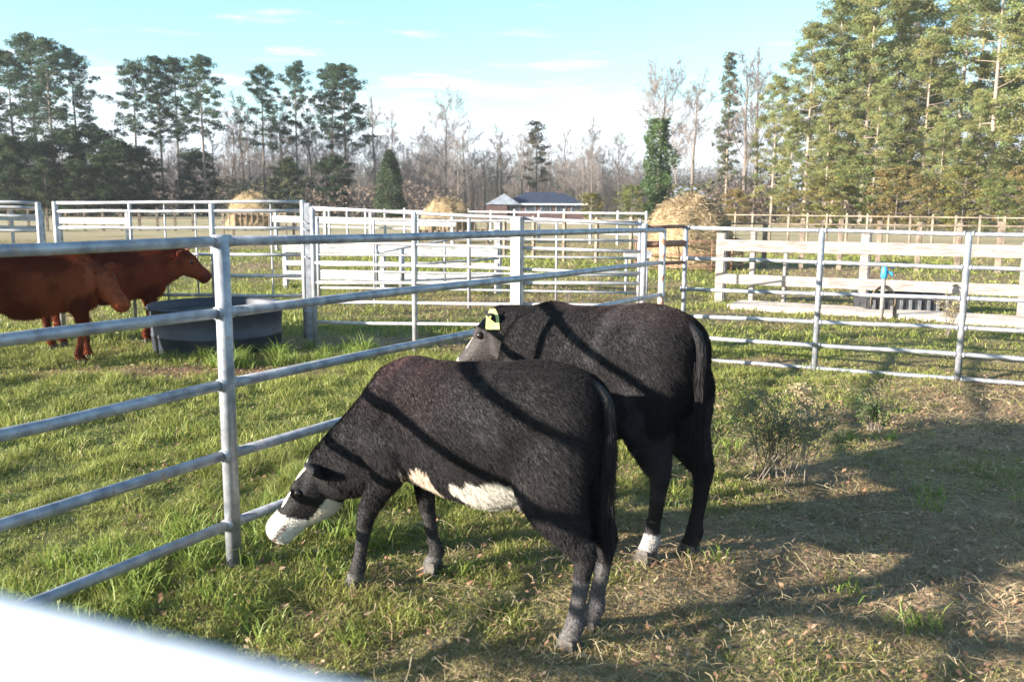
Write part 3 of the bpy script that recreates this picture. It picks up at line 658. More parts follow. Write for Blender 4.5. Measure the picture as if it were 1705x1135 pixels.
def bovine(label, cat, loc, heading, s, poll, nose, feet, colf, furn=0, voxel=0.010, tagged=False, belly=1.0, group=None, tail_curve=0.0, headroll=0.0):
    """local frame: x forward, y to the animal's left, z up, built for a withers height of about 1.08 m then scaled by s"""
    root = thing(cat, label, cat, loc, math.atan2(heading[1], heading[0]), group); root.scale = (s, s, s)
    mb = MB(); poll = Vector(poll); nose = Vector(nose)
    # trunk
    loft(mb, [(-0.575, 0, 0.90, .04, .06, .12), (-0.56, 0, 0.90, .10, .11, .22), (-0.50, 0, 0.90, .155, .165, .28), (-0.38, 0, 0.89, .19, .205, .31), (-0.27, 0, 0.84, .20, .26, .30),
              (-0.10, 0, 0.79, .225, .285, .335 * belly), (0.08, 0, 0.78, .225, .275, .325 * belly), (0.24, 0, 0.77, .20, .275, .28), (0.38, 0, 0.79, .185, .262, .29), (0.49, 0, 0.78, .155, .235, .28), (0.56, 0, 0.76, .11, .20, .23), (0.61, 0, 0.75, .03, .06, .08)], axis=(1, 0, 0))
    # shoulder blades
    for sy in (1, -1):
        loft(mb, [(0.33, sy * .07, .98, .03, .04, .03), (0.40, sy * .135, .90, .06, .10, .09), (0.47, sy * .165, .74, .06, .09, .09), (0.42, sy * .15, .62, .05, .07, .08)], n=14)
    # neck
    base = Vector((0.36, 0, 0.84)); hd = (nose - poll).normalized(); ne = poll - hd * (-0.02)
    mid = base.lerp(ne, 0.5) + Vector((0.02, 0, 0.025))
    nd = (ne - base); 
    loft(mb, [(*base, .15, .20, .27), (*base.lerp(mid, .6), .145, .16, .275), (*mid, .125, .115, .25), (*mid.lerp(ne, .6), .11, .10, .215), (*ne, .09, .085, .16)])
    # head
    side = hd.cross(Vector((0, 0, 1))); 
    if side.length < 0.2: side = Vector((0, -1, 0))
    side.normalize(); hup = side.cross(hd).normalized()
    if hup.z < 0 and abs(hd.z) < .95: hup = -hup
    hl = (nose - poll).length
    lat = side if side.y > 0 else -side
    def HP(u, v=0, w=0): return poll + hd * (u * hl) + hup * v + lat * w
    hs = []
    for (u, c, w, hu, hdn) in ((-0.12, 0.0, .05, .045, .06), (-0.02, 0.0, .09, .062, .11), (0.12, -0.01, .108, .078, .155), (0.28, -0.015, .112, .082, .165), (0.42, -0.02, .096, .072, .145), (0.58, -0.02, .083, .064, .115), (0.74, -0.02, .078, .060, .092), (0.88, -0.022, .085, .064, .084), (0.96, -0.025, .079, .056, .074), (1.01, -0.03, .052, .036, .048)):
        q = HP(u, c); hs.append((*q, w, hu, hdn))
    # loft with head frame
    S = catmull(hs, 4); b = len(mb.v); n = 22
    for i in range(len(S)):
        c = Vector(S[i, :3]); w, hu, hdn = S[i, 3:6]
        for q in range(n):
            a = 2 * math.pi * q / n; ca, sa = math.cos(a), math.sin(a)
            cw = ca * (1 - 0.25 * max(0, -sa))
            mb.v.append(tuple(c + lat * (cw * w) + hup * (sa * (hu if sa > 0 else hdn))))
    for i in range(len(S) - 1):
        for q in range(n): q2 = (q + 1) % n; mb.f.append((b + i * n + q, b + i * n + q2, b + (i + 1) * n + q2, b + (i + 1) * n + q))
    mb.f.append(tuple(b + q for q in reversed(range(n)))); mb.f.append(tuple(b + (len(S) - 1) * n + q for q in range(n)))
    for sw in (1, -1):                                     # brow ridges, nostril swell
        q = HP(0.27, 0.035, sw * 0.078); loft(mb, [(*(q - hd * .05), .012, .012, .012), (*q, .03, .028, .028), (*(q + hd * .05), .012, .012, .012)], n=10)
        q = HP(0.93, 0.0, sw * 0.038); loft(mb, [(*(q - hd * .04), .012, .012, .012), (*q, .028, .026, .03), (*(q + hd * .03), .014, .014, .014)], n=10)
    # legs
    FL, FR, HL, HR = feet
    for (fx, fy), sy in ((FL, 1), (FR, -1)):
        px_ = 0.42; py_ = sy * .12
        kx = px_ + (fx - px_) * .55 + .015; ky = py_ + (fy - py_) * .55
        loft(mb, [(px_ - .02, py_, .82, .07, .10, .13), (px_ - .01, py_ + sy * .02, .70, .075, .105, .13), (px_ - .015, py_ + sy * .015, .58, .062, .075, .095), (px_ + (kx - px_) * .5, py_ + (ky - py_) * .5, .46, .047, .052, .056),
                  (kx, ky, .345, .042, .044, .042), (kx + (fx - kx) * .3 - .004, ky + (fy - ky) * .3, .27, .031, .031, .033), (kx + (fx - kx) * .7 - .01, ky + (fy - ky) * .7, .17, .027, .027, .031), (fx - .02, fy, .105, .035, .034, .038), (fx, fy, .06, .033, .036, .034), (fx + .015, fy, .025, .036, .042, .036)], n=16)
    for (fx, fy), sy in ((HL, 1), (HR, -1)):
        py_ = sy * .102; hx = fx - .065; hy = py_ + (fy - py_) * .6
        sx = -0.36 + (fx + .5) * .35
        loft(mb, [(-.42, py_ - sy * .02, .92, .06, .14, .10), (-.42, py_, .78, .09, .20, .145), (-.42 + (sx + .36) * .5, py_ + sy * .005, .66, .09, .19, .145), (-.445 + (hx + .56) * .4, py_ + (hy - py_) * .3, .56, .08, .145, .122),
                  (-.50 + (hx + .56) * .7, py_ + (hy - py_) * .7, .47, .062, .085, .082), (hx + .01, hy, .395, .040, .052, .052), (hx + .012, hy, .335, .032, .036, .040), (hx + (fx - hx) * .4, hy + (fy - hy) * .4, .23, .028, .029, .033),
                  (hx + (fx - hx) * .6, hy + (fy - hy) * .6, .16, .029, .030, .033), (fx - .022, fy, .11, .036, .036, .040), (fx - .002, fy, .06, .034, .036, .036), (fx + .012, fy, .025, .037, .042, .038)], n=16)
    me = remeshed(mb, voxel, 5); me.name = 'body'
    nv = len(me.vertices); co = np.empty(nv * 3, np.float32); me.vertices.foreach_get('co', co); co = co.reshape(-1, 3)
    rel = co - np.array(poll); U = rel @ np.array(hd) / hl; Vv = rel @ np.array(hup); Wl = rel @ np.array(lat)
    ishead = (np.sqrt(Vv ** 2 + Wl ** 2) < .21) & (U > -0.05) & (U < 1.15)
    cols = colf(co, U, Vv, Wl, ishead)
    setcol(me, cols); me.polygons.foreach_set('use_smooth', np.ones(len(me.polygons), bool))
    me.materials.clear(); body = mkobj('body', me, MAT['hide'], root)
    # hooves
    for (fx, fy) in feet:
        m = MB()
        for k in (-1, 1):
            yy = fy + k * .0185; v = []
            prof = [(-.038, .0, .016), (-.005, 0, .019), (.035, 0, .018), (.062, 0, .008)]
            top = [(-.030, .05, .014), (-.005, .055, .017), (.02, .052, .015), (.038, .045, .007)]
            for (x, z, w) in prof: v += [(fx + x, yy - w, -0.012), (fx + x, yy + w, -0.012)]
            for (x, z, w) in top: v += [(fx + x, yy - w, z), (fx + x, yy + w, z)]
            m.add(v, [(0, 2, 10, 8), (2, 4, 12, 10), (4, 6, 14, 12), (1, 9, 11, 3), (3, 11, 13, 5), (5, 13, 15, 7), (6, 7, 15, 14), (0, 8, 9, 1), (8, 10, 11, 9), (10, 12, 13, 11), (12, 14, 15, 13), (0, 1, 3, 2), (2, 3, 5, 4), (4, 5, 7, 6)])
        m.build('hoof', MAT['hoof'], root)
    # eyes
    for sw in (1, -1):
        bmm = bmesh.new(); bmesh.ops.create_uvsphere(bmm, u_segments=14, v_segments=10, radius=0.021); me2 = bpy.data.meshes.new('eye'); bmm.to_mesh(me2); bmm.free()
        me2.polygons.foreach_set('use_smooth', [True] * len(me2.polygons)); o = mkobj('eye', me2, MAT['eye'], root); o.location = HP(0.31, 0.012, sw * 0.100)
    # ears: curved leaf shapes hanging out and back
    black = colf(np.array([[-.5, 0, .75]]), np.array([-1.]), np.array([0.]), np.array([0.]), np.array([False]))[0]
    ears = []
    for sw in (1, -1):
        e0 = HP(-0.02, 0.02, sw * 0.07); ed = (lat * sw * 0.92 + hup * 0.10 - hd * 0.35 + Vector((0, 0, -0.18))).normalized(); eu = hd.cross(ed).normalized(); en = ed.cross(eu)
        V = []; Fi = []; nn = 9
        for i in range(nn):
            t_ = i / (nn - 1); w = 0.052 * math.sin(math.pi * (0.12 + 0.88 * t_) ** 0.8) + 0.006
            for j, q in enumerate((-1, -.5, 0, .5, 1)):
                p = e0 + ed * (t_ * 0.165) + eu * (w * q) + en * (0.022 * (q * q) - 0.01); V.append(p)
            for j, q in enumerate((1, .5, 0, -.5, -1)):
                V.append(e0 + ed * (t_ * 0.165) + eu * (w * q) + en * (0.022 * (q * q) - 0.017))
        for i in range(nn - 1):
            for j in range(10): Fi += [i * 10 + j, i * 10 + (j + 1) % 10, (i + 1) * 10 + (j + 1) % 10, (i + 1) * 10 + j]
        V = np.array([tuple(v) for v in V]); cc = np.tile(black, (len(V), 1)) * 1.2
        ears.append(np_mesh('ear', V, 4, Fi, cc, MAT['hide'], root, True))
        if tagged and sw == 1:
            m = MB(); c = e0 + ed * 0.095 + en * 0.03 - eu * 0.0
            hh = -hup
            pts = [(-.014, -.02), (.014, -.02), (.032, .02), (.036, .085), (-.036, .085), (-.032, .02)]
            ex = Vector((.6, .8, 0)); ez = Vector((-.15, .1, -1)).normalized(); ex = (ex - ez * ex.dot(ez)).normalized(); ey = ex.cross(ez); ey = -ey if ey.x > 0 else ey; c = e0 + ed * .075 + ey * .01 + Vector((0, 0, .02))
            vs = [c + ex * a_ + ez * b_ + ey * g for g in (0.03, 0.036) for a_, b_ in pts]
            m.add(vs, [(5, 4, 3, 2, 1, 0), (6, 7, 8, 9, 10, 11)] + [(i, (i + 1) % 6, 6 + (i + 1) % 6, 6 + i) for i in range(6)]); m.build('ear_tag', MAT['tagyellow'], ears[-1])
    # tail
    tp = [(-0.48, 0, 1.04), (-0.55, 0, 1.01), (-0.595, 0.0, 0.95), (-0.605, 0.005, 0.82), (-0.605, 0.01, 0.64), (-0.605, .01, 0.48)]
    tpp = catmull(tp, 5); m = MB(); m.tube(tpp, list(np.linspace(0.028, 0.012, len(tpp))), 10)
    tl = m.build('tail', None, root, True); setcol(tl.data, np.tile(black * .7, (len(tl.data.vertices), 1))); tl.data.materials.append(MAT['hide'])
    # tail hair
    def hairs(P, D, Ln, Wd, C, name, parent):
        k = len(P); w = np.cross(D, np.random.randn(k, 3)); w /= np.linalg.norm(w, axis=1)[:, None] + 1e-9; w *= Wd[:, None]
        mid_ = P + D * (Ln * 0.55)[:, None]; tipp = P + D * Ln[:, None] + np.array([0, 0, -1.0]) * (Ln * 0.15)[:, None]
        VV = np.stack([P - w, P + w, mid_ + w * .7, mid_ - w * .7, tipp], 1).reshape(-1, 3); kk = np.arange(k)[:, None] * 5
        tri = np.concatenate([kk + np.array([0, 1, 2]), kk + np.array([0, 2, 3]), kk + np.array([3, 2, 4])], 1).reshape(-1)
        return np_mesh(name, VV, 3, tri, np.repeat(C, 5, 0), MAT['fur'], parent)
    k = 4200 if furn else 250; tt_ = np.random.rand(k) ** 0.6; ii = (tt_ * (len(tpp) - 1)).astype(int)
    P = tpp[ii] + np.random.randn(k, 3) * 0.010; D = np.stack([-.12 * np.random.rand(k), np.random.randn(k) * .07, -np.ones(k)], -1); D /= np.linalg.norm(D, axis=1)[:, None]
    hairs(P, D, 0.05 + 0.13 * tt_ * np.random.rand(k), np.full(k, .0011), np.tile(black * 1.2, (k, 1)), 'tail_hair', tl)
    if furn:
        me.calc_loop_triangles(); nt = len(me.loop_triangles); ti = np.empty(nt * 3, np.int32); me.loop_triangles.foreach_get('vertices', ti); ti = ti.reshape(-1, 3)
        vn = np.empty(nv * 3, np.float32); me.vertices.foreach_get('normal', vn); vn = vn.reshape(-1, 3)
        a_, b_, c_ = co[ti[:, 0]], co[ti[:, 1]], co[ti[:, 2]]; ar = np.linalg.norm(np.cross(b_ - a_, c_ - a_), axis=1); pr_ = ar / ar.sum()
        ch = np.random.choice(nt, furn, p=pr_); r1 = np.sqrt(np.random.rand(furn, 1)); r2 = np.random.rand(furn, 1)
        P = a_[ch] * (1 - r1) + b_[ch] * r1 * (1 - r2) + c_[ch] * r1 * r2
        nn_ = vn[ti[ch, 0]]; 
        sw_ = fbm(P[:, 0] * 5 + 9, P[:, 2] * 5 + P[:, 1] * 3 + 4, 3) - .5
        fl = np.stack([-1.0 + 0 * sw_, sw_ * 2.0, -0.75 + sw_ * 2.0], -1)
        hm = ishead[ti[ch, 0]][:, None]; fl = np.where(hm, -np.array(hd)[None] * 0.4 + fl * .4, fl); low_ = (P[:, 2] < .5)[:, None]; fl = np.where(low_ & ~hm, np.stack([sw_ * .6 - .15, sw_ * .5, -np.ones(furn)], -1), fl)
        fl = fl + np.random.randn(furn, 3) * .22
        fl -= nn_ * (fl * nn_).sum(1)[:, None]; fl /= np.linalg.norm(fl, axis=1)[:, None] + 1e-6
        D = fl * 0.90 + nn_ * (0.28 + 0.25 * np.random.rand(furn, 1)); D /= np.linalg.norm(D, axis=1)[:, None]
        Ln = (0.012 + 0.016 * np.random.rand(furn)); Ln = Ln * (2.3 if voxel > .0105 else 1.0); Ln = np.where(hm[:, 0] | (P[:, 2] < .4), Ln * .45, Ln)
        cc = cols[ti[ch, 0]] * (0.85 + 0.25 * np.random.rand(furn, 1))
        hairs(P - nn_ * .001, D, Ln, np.full(furn, .0009 if voxel < .0105 else .002), cc, 'fur', body)
    return root, HP

def col_calf1(co, U, V, Wl, hm):
    n = len(co); c = np.tile(np.array([.018, .0158, .0165]), (n, 1))
    w = fbm(co[:, 0] * 6 + 5, co[:, 2] * 6 + co[:, 1] * 4 + 2, 3)
    # rusty coat patches on the back
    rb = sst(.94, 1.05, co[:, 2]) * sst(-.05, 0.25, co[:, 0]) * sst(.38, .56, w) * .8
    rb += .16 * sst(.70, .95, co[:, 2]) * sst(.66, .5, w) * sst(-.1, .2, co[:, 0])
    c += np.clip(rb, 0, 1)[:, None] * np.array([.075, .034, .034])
    w2 = fbm(co[:, 0] * 2.4 + 8, co[:, 2] * 2.4 + 3, 3); c *= (.7 + .6 * sst(.35, .65, w2))[:, None]; grey = sst(.56, .74, w)[:, None] * np.array([.014, .013, .013]); c += grey
    white = np.array([.74, .69, .63])[None] * (.78 + .34 * fbm(co[:, 0] * 30, co[:, 2] * 30, 3))[:, None]
    # underline patches
    bx = co[:, 0]; under = (co[:, 2] < .53 + .05 * (w - .5)) & (np.abs(co[:, 1]) < .24)
    m1 = (co[:, 2] < .59 + .30 * (w - .5)) & (np.abs(co[:, 1]) < .20) & (bx > -.29 + .2 * (w - .5)) & (bx < .03 + .2 * (w - .5)) & (co[:, 2] > .42); m2 = (co[:, 2] < .63 + .2 * (w - .5)) & (co[:, 2] > .45) & (bx > .14) & (bx < .32) & (np.abs(co[:, 1]) < .22)
    c[m1] = np.array([.58, .53, .46]); c[m2] = np.array([.60, .48, .38])
    shank = (co[:, 2] < .30) & (bx < 0) & ~hm; c[shank] = c[shank] * .4 + np.array([.10, .09, .09])
    sh2 = (co[:, 2] < .30) & (bx > 0) & ~hm; c[sh2] += np.array([.02, .018, .018]); past = (co[:, 2] < .09) & ~hm; c[past] = np.array([.13, .12, .115])
    blaze = hm & (V > .028 + .012 * (w - .5)) & (np.abs(Wl) < .05 + .03 * (w - .5)) & (U > .0) & (U < .62)
    muz = hm & (U > .66 + .16 * (w - .5) + 1.2 * V); jaw = hm & (V < -.10 + .03 * (w - .5)) & (U > .16)
    c[blaze | muz] = white[blaze | muz]; c[jaw] = np.array([.62, .56, .46])
    ns = hm & (U > .965) & (V < .012) & (V > -.05); c[ns] = np.array([.16, .11, .10])
    nost = hm & (U > .90) & (U < 1.0) & (np.abs(np.abs(Wl) - .040) < .016) & (V > -.012) & (V < .022); mouth = hm & (U > .74) & (np.abs(V + .038) < .007); c[nost] = np.array([.05, .03, .03]); c[mouth] = np.array([.22, .15, .13])
    return c
def col_calf2(co, U, V, Wl, hm):
    n = len(co); bx_ = co[:, 0]; c = np.tile(np.array([.018, .0158, .0165]), (n, 1))
    w = fbm(co[:, 0] * 7 + 25, co[:, 2] * 7 + co[:, 1] * 4 + 12, 3)
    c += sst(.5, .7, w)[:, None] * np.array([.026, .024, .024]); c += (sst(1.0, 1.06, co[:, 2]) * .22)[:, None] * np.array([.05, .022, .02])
    past = (co[:, 2] < .13) & (co[:, 2] > .05) & ~hm & (co[:, 1] > 0) & (bx_ < 0); c[past] = np.array([.36, .34, .33])
    blaze = hm & (V > .03) & (np.abs(Wl) < .035) & (U > .0) & (U < .7); muz = hm & (U > .88); c[blaze | muz] = np.array([.70, .64, .56])
    ck = hm & ~blaze & ~muz; c[ck] += sst(-.02, .45, U[ck])[:, None] * np.array([.035, .028, .026])
    return c
def mkred(base, hi):
    def f(co, U, V, Wl, hm):
        n = len(co); w = fbm(co[:, 0] * 5 + base[0] * 90, co[:, 2] * 5 + co[:, 1] * 4 + 2, 3)[:, None]
        w = sst(.35, .7, w); c = np.array(base) * (1 - .6 * w) + np.array(hi) * w * .6
        return c
    return f
def loc(px, py, Y, C, H, s):
    p = AY(px, py, Y) - C; h = Vector((H[0], H[1], 0)).normalized(); return (p.dot(h) / s, p.dot(Vector((-h.y, h.x, 0))) / s, p.z / s)
C1 = Vector((-0.125, 3.65, 0)); H1 = (-0.823, 0.568)
bovine('black calf with white muzzle and blaze grazing nearest the viewer', 'calf', C1, H1, 1.0, (0.825, 0.11, 0.50), (1.050, 0.245, 0.185),
       [(0.57, 0.18), (0.415, -0.18), (-0.50, 0.10), (-0.485, -0.09)], col_calf1, 210000, 0.0095, belly=0.97)
C2 = Vector((0.47, 4.64, 0)); H2 = (-0.6, 0.8)
bovine('black calf with yellow ear tag standing behind the grazing calf', 'calf', C2, H2, 1.12, loc(832, 532, 5.30, C2, H2, 1.12), loc(766, 610, 5.36, C2, H2, 1.12),
       [(0.44, 0.12), (0.38, -0.12), (-0.43, 0.105), (-0.49, -0.10)], col_calf2, 210000, 0.0095, tagged=True)
HW1 = (.84, .543); CW1 = G(135, 600) - Vector((.84, .543, 0)) * .50 + Vector((.08, -.10, 0)); CW2 = AX(306, 11.4) - Vector((.84, .543, 0)) * .86
ft = [(0.44, 0.12), (0.36, -0.12), (-0.46, 0.11), (-0.58, -0.11)]
bovine('red brown cow with lowered head nearest the left edge', 'cow', CW1, HW1, 1.15, loc(160, 450, 9.75, CW1, HW1, 1.15), loc(208, 508, 9.45, CW1, HW1, 1.15),
       [(0.50, 0.12), (0.40, -0.13), (-0.46, 0.11), (-0.58, -0.11)], mkred((.12, .024, .011), (.42, .105, .038)), 60000, 0.014)
bovine('dark red cow with head raised at the water tank', 'cow', CW2, HW1, 1.12, loc(306, 425, 11.3, CW2, HW1, 1.12), loc(350, 462, 11.35, CW2, HW1, 1.12),
       ft, mkred((.12, .022, .011), (.38, .085, .033)), 60000, 0.014)
bovine('tan brown cow mostly hidden behind the two red cattle', 'cow', Vector((-6.15, 11.0, 0)), (0.9, 0.44), 1.09, (0.76, 0.1, 1.0), (1.0, 0.12, 0.75),
       ft, mkred((.20, .09, .04), (.36, .20, .10)), 8000, 0.016)

# ------------------------------------------------------------------ shrub in the pen, dry weeds
def shrub(label, P, h, w, nst, nleaf, leafc, name='shrub', seed=1, leafs=0.012, base=.03):
    rnd = random.Random(seed); root = thing(name, label, 'shrub', P); m = MB(); tips = []
    for i in range(nst):
        a = rnd.uniform(0, 6.28); r_ = w * rnd.random() ** .5; hh = h * rnd.uniform(.6, 1); p = Vector((rnd.gauss(0, base), rnd.gauss(0, base), -0.01)); e = Vector((math.cos(a) * r_, math.sin(a) * r_, hh))
        pts = [p.lerp(e, t) + Vector((rnd.gauss(0, .012), rnd.gauss(0, .012), .10 * h * math.sin(t * 3.1))) for t in (0, .3, .6, .8, 1)]
        m.tube(pts, [.0034, .0028, .002, .0016, .0008], 5, False)
        for k in range(9):
            t = rnd.uniform(.3, 1); i0 = min(int(t * 4), 3); q = pts[i0].lerp(pts[i0 + 1], t * 4 - i0); dv = Vector((rnd.gauss(0, 1), rnd.gauss(0, 1), rnd.gauss(.5, .6))).normalized() * h * rnd.uniform(.12, .25)
            m.tube([q, q + dv * .5, q + dv], [.002, .0015, .0008], 4, False); tips += [q + dv * rnd.uniform(.2, 1) for _ in range(8)]
    m.build('stems', MAT['bark'], root)
    if nleaf:
        V = []; C = []
        for k in range(nleaf):
            q = rnd.choice(tips) + Vector((rnd.gauss(0, .012), rnd.gauss(0, .012), rnd.gauss(0, .012))); d = Vector((rnd.gauss(0, 1), rnd.gauss(0, 1), rnd.gauss(0, 1))).normalized(); e = d.orthogonal().normalized(); s_ = leafs * rnd.uniform(.6, 1.5)
            V += [q, q + d * s_ + e * s_ * .5, q + d * s_ * 2, q + d * s_ - e * s_ * .5]; c = np.array(leafc) * rnd.uniform(.6, 1.4); C += [c] * 4
        np_mesh('leaves', np.array([tuple(v) for v in V]), 4, np.arange(len(V)), np.array(C), MAT['leaf'], root)
    return root
shrub('scrubby small leaved bush growing in the pen, right of the calves', G(1295, 797), 0.56, 0.36, 30, 2600, (.20, .22, .10), seed=4, leafs=.009, base=.09)
shrub('low dark leafy clump standing in for a cast shadow, right side of the pen', G(1455, 720), 0.26, 0.16, 16, 700, (.09, .13, .045), 'weed', seed=9)  # added dark clump in place of a cast shadow, no plant grows here
for i, (px, py, h) in enumerate(((945, 505, .75), (985, 500, .55), (900, 515, .45), (1575, 560, .6), (1340, 700, .3))):
    q = G(px, py)
    shrub(('tall dry tan weed stalks between the fence corner and thick post', 'shorter dry weed beside the tall tan stalks', 'low dry weed near the thick white post', 'dry yellow weed against the right pipe fence', 'dead weed tuft near the scrubby bush')[i], q, h, .2, 14, 500, (.42, .34, .18), 'weed', seed=20 + i, leafs=.014)

# ------------------------------------------------------------------ trees
def tree_parts(segs, n=5):
    m = MB()
    for pts, rs in segs: m.tube(pts, rs, n, False)
    return m
def needles(centers, radii, per, size, cols, rs):
    n = len(centers) * per; c = np.repeat(centers, per, 0); rr = np.repeat(radii, per, 0)
    d = rs.randn(n, 3); d /= np.linalg.norm(d, axis=1)[:, None]; rad = rs.rand(n, 1) ** .45
    P = c + d * rad * rr[:, None] * np.array([1, 1, .55])
    a = rs.randn(n, 3); a[:, 2] = a[:, 2] * .7 + .2; a /= np.linalg.norm(a, axis=1)[:, None]; b_ = np.cross(a, rs.randn(n, 3)); b_ /= np.linalg.norm(b_, axis=1)[:, None]
    s_ = size * (.6 + .8 * rs.rand(n, 1)); V = np.stack([P - a * s_, P + b_ * s_ * .42, P + a * s_, P - b_ * s_ * .42], 1).reshape(-1, 3)
    cc = np.repeat(cols, per, 0) * (.75 + .5 * rs.rand(n, 1)); return V, np.repeat(cc, 4, 0)
def pine_mesh(seed, h, cs, cr, col, nl=34, per=42, size=.20, round_top=True, droop=0.0, clumpr=.75, tr=.011):
    """cs: where the crown starts (fraction); cr: crown radius"""
    rnd = random.Random(seed); rs = np.random.RandomState(seed); segs = []
    bend = Vector((rnd.uniform(-.4, .4), rnd.uniform(-.4, .4), 0)); top = Vector((bend.x, bend.y, h))
    tp = [Vector((bend.x * t * t, bend.y * t * t, h * t)) for t in np.linspace(0, 1, 9)]
    r0 = h * tr; segs.append((tp, [r0 * (1 - .9 * t) + .02 for t in np.linspace(0, 1, 9)])); cen = []; rad = []
    for i in range(nl):
        t = cs + (1 - cs) * (i + .5) / nl; u = (t - cs) / (1 - cs)
        prof = (math.sin(math.pi * min(1, .22 + u * .80)) ** .6 if round_top else (1.02 - u) ** .75 * (.5 + .5 * min(1, u * 4)))
        L = cr * max(.15, prof) * rnd.uniform(.6, 1.15); a = i * 2.4 + rnd.uniform(-.5, .5); z = h * t * .985
        p = Vector((bend.x * t * t, bend.y * t * t, z)); up = (.15 + .75 * u) * L * rnd.uniform(.5, 1.1) - droop * L
        e = p + Vector((math.cos(a) * L, math.sin(a) * L, up)); mid = p.lerp(e, .5) + Vector((0, 0, -.08 * L + .05))
        segs.append(([p, mid, e], [max(.02, r0 * .22 * (1.1 - u)), .025, .01]))
        for k in range(rnd.randint(3, 5)):
            q = p.lerp(e, rnd.uniform(.35, 1.05)) if rnd.random() < .75 else mid.lerp(e, rnd.random()); o_ = Vector((rnd.gauss(0, .35), rnd.gauss(0, .35), rnd.gauss(.1, .2))) * (cr / 3.0)
            q = q + o_; cen.append(tuple(q)); rad.append(clumpr * rnd.uniform(.55, 1.15) * (cr / 3.2))
    cen.append((top.x, top.y, h)); rad.append(clumpr * .8)
    for _ in range(rnd.randint(2, 6)):                     # dead stubs below the crown
        t = rnd.uniform(.25, cs); a = rnd.uniform(0, 6.28); p = Vector((0, 0, h * t)); segs.append(([p, p + Vector((math.cos(a) * .9, math.sin(a) * .9, .25))], [.035, .01]))
    cen = np.array(cen); rad = np.array(rad); cols = np.array(col) * (.65 + .7 * rs.rand(len(cen), 1)); cols[:, 0] *= (.85 + .35 * rs.rand(len(cen)))
    V, C = needles(cen, rad, per, size, cols, rs)
    tm = tree_parts(segs, 7)
    return tm, V, C
def mesh_from_mb(mb_, name):
    me = bpy.data.meshes.new(name); me.from_pydata(mb_.v, [], mb_.f); me.update(); me.polygons.foreach_set('use_smooth', [True] * len(me.polygons)); return me
class TreeKind:
    def __init__(s, trunk_mb, V, C, trunkmat, crownmat, crown_name='crown', crown_mb=None):
        s.t = mesh_from_mb(trunk_mb, 'trunk'); s.t.materials.append(trunkmat)
        if crown_mb is not None: s.c = mesh_from_mb(crown_mb, crown_name); s.c.materials.append(crownmat)
        else:
            o = np_mesh(crown_name, V, 4, np.arange(len(V)), C, crownmat); s.c = o.data; bpy.data.objects.remove(o)
        s.cn = crown_name
    def place(s, name, label, cat, loc, h, rz, group=None, sx=1.0):
        r_ = thing(name, label, cat, loc, rz, group); r_.scale = (h * sx, h * sx, h)
        for nm, me in (('trunk', s.t), (s.cn, s.c)):
            o = bpy.data.objects.new(nm, me); COL.objects.link(o); o.parent = r_
        return r_
def unit(mbV, h):                                         # scale to height 1
    if isinstance(mbV, MB): mbV.v = [(x / h, y / h, z / h) for x, y, z in mbV.v]; return mbV
    return mbV / h
dark = (.060, .092, .050)
LP = []
for sd_ in range(6):
    h_ = 27.0; tm_, V, C = pine_mesh(100 + sd_, h_, .44 + .04 * (sd_ % 3), 4.9 + .5 * (sd_ % 2), dark, 40, 84, .165, clumpr=.60)
    LP.append(TreeKind(unit(tm_, h_), unit(V, h_), C, MAT['bark'], MAT['leaf']))
# left pines: column of trunk, row of crown top, kind, width
left_pines = [(-10, 150, 0, 1.0), (32, 88, 1, 1.0), (68, 62, 2, 1.15), (96, 68, 3, 1.05), (136, 84, 4, .95), (232, 106, 5, .95), (274, 96, 0, .85), (302, 98, 1, .85), (344, 98, 2, 1.0), (442, 112, 3, .9), (497, 106, 4, .85), (556, 112, 5, .9), (578, 108, 0, 1.15)]
ords = ['first', 'second', 'third', 'fourth', 'fifth', 'sixth', 'seventh', 'eighth', 'ninth', 'tenth', 'eleventh', 'twelfth', 'thirteenth', 'fourteenth', 'fifteenth', 'sixteenth', 'seventeenth', 'eighteenth', 'nineteenth', 'twentieth'] + ['twenty-' + w_ for w_ in ('first', 'second', 'third', 'fourth', 'fifth', 'sixth', 'seventh', 'eighth', 'ninth')] + ['thirtieth'] + ['thirty-' + w_ for w_ in ('first', 'second', 'third', 'fourth', 'fifth', 'sixth', 'seventh', 'eighth', 'ninth')]
rp = random.Random(5)
for i, (px, py, k, w) in enumerate(left_pines):
    Y = 138 + rp.uniform(-8, 10); P = AX(px, Y); h_ = zat(px, py, P) 
    LP[k].place('pine_tree', 'tall dark pine with bare lower trunk, %s from the left in the left woods' % ords[i], 'pine tree', P, h_, rp.uniform(0, 6), 'tall pines of the left woods', w)
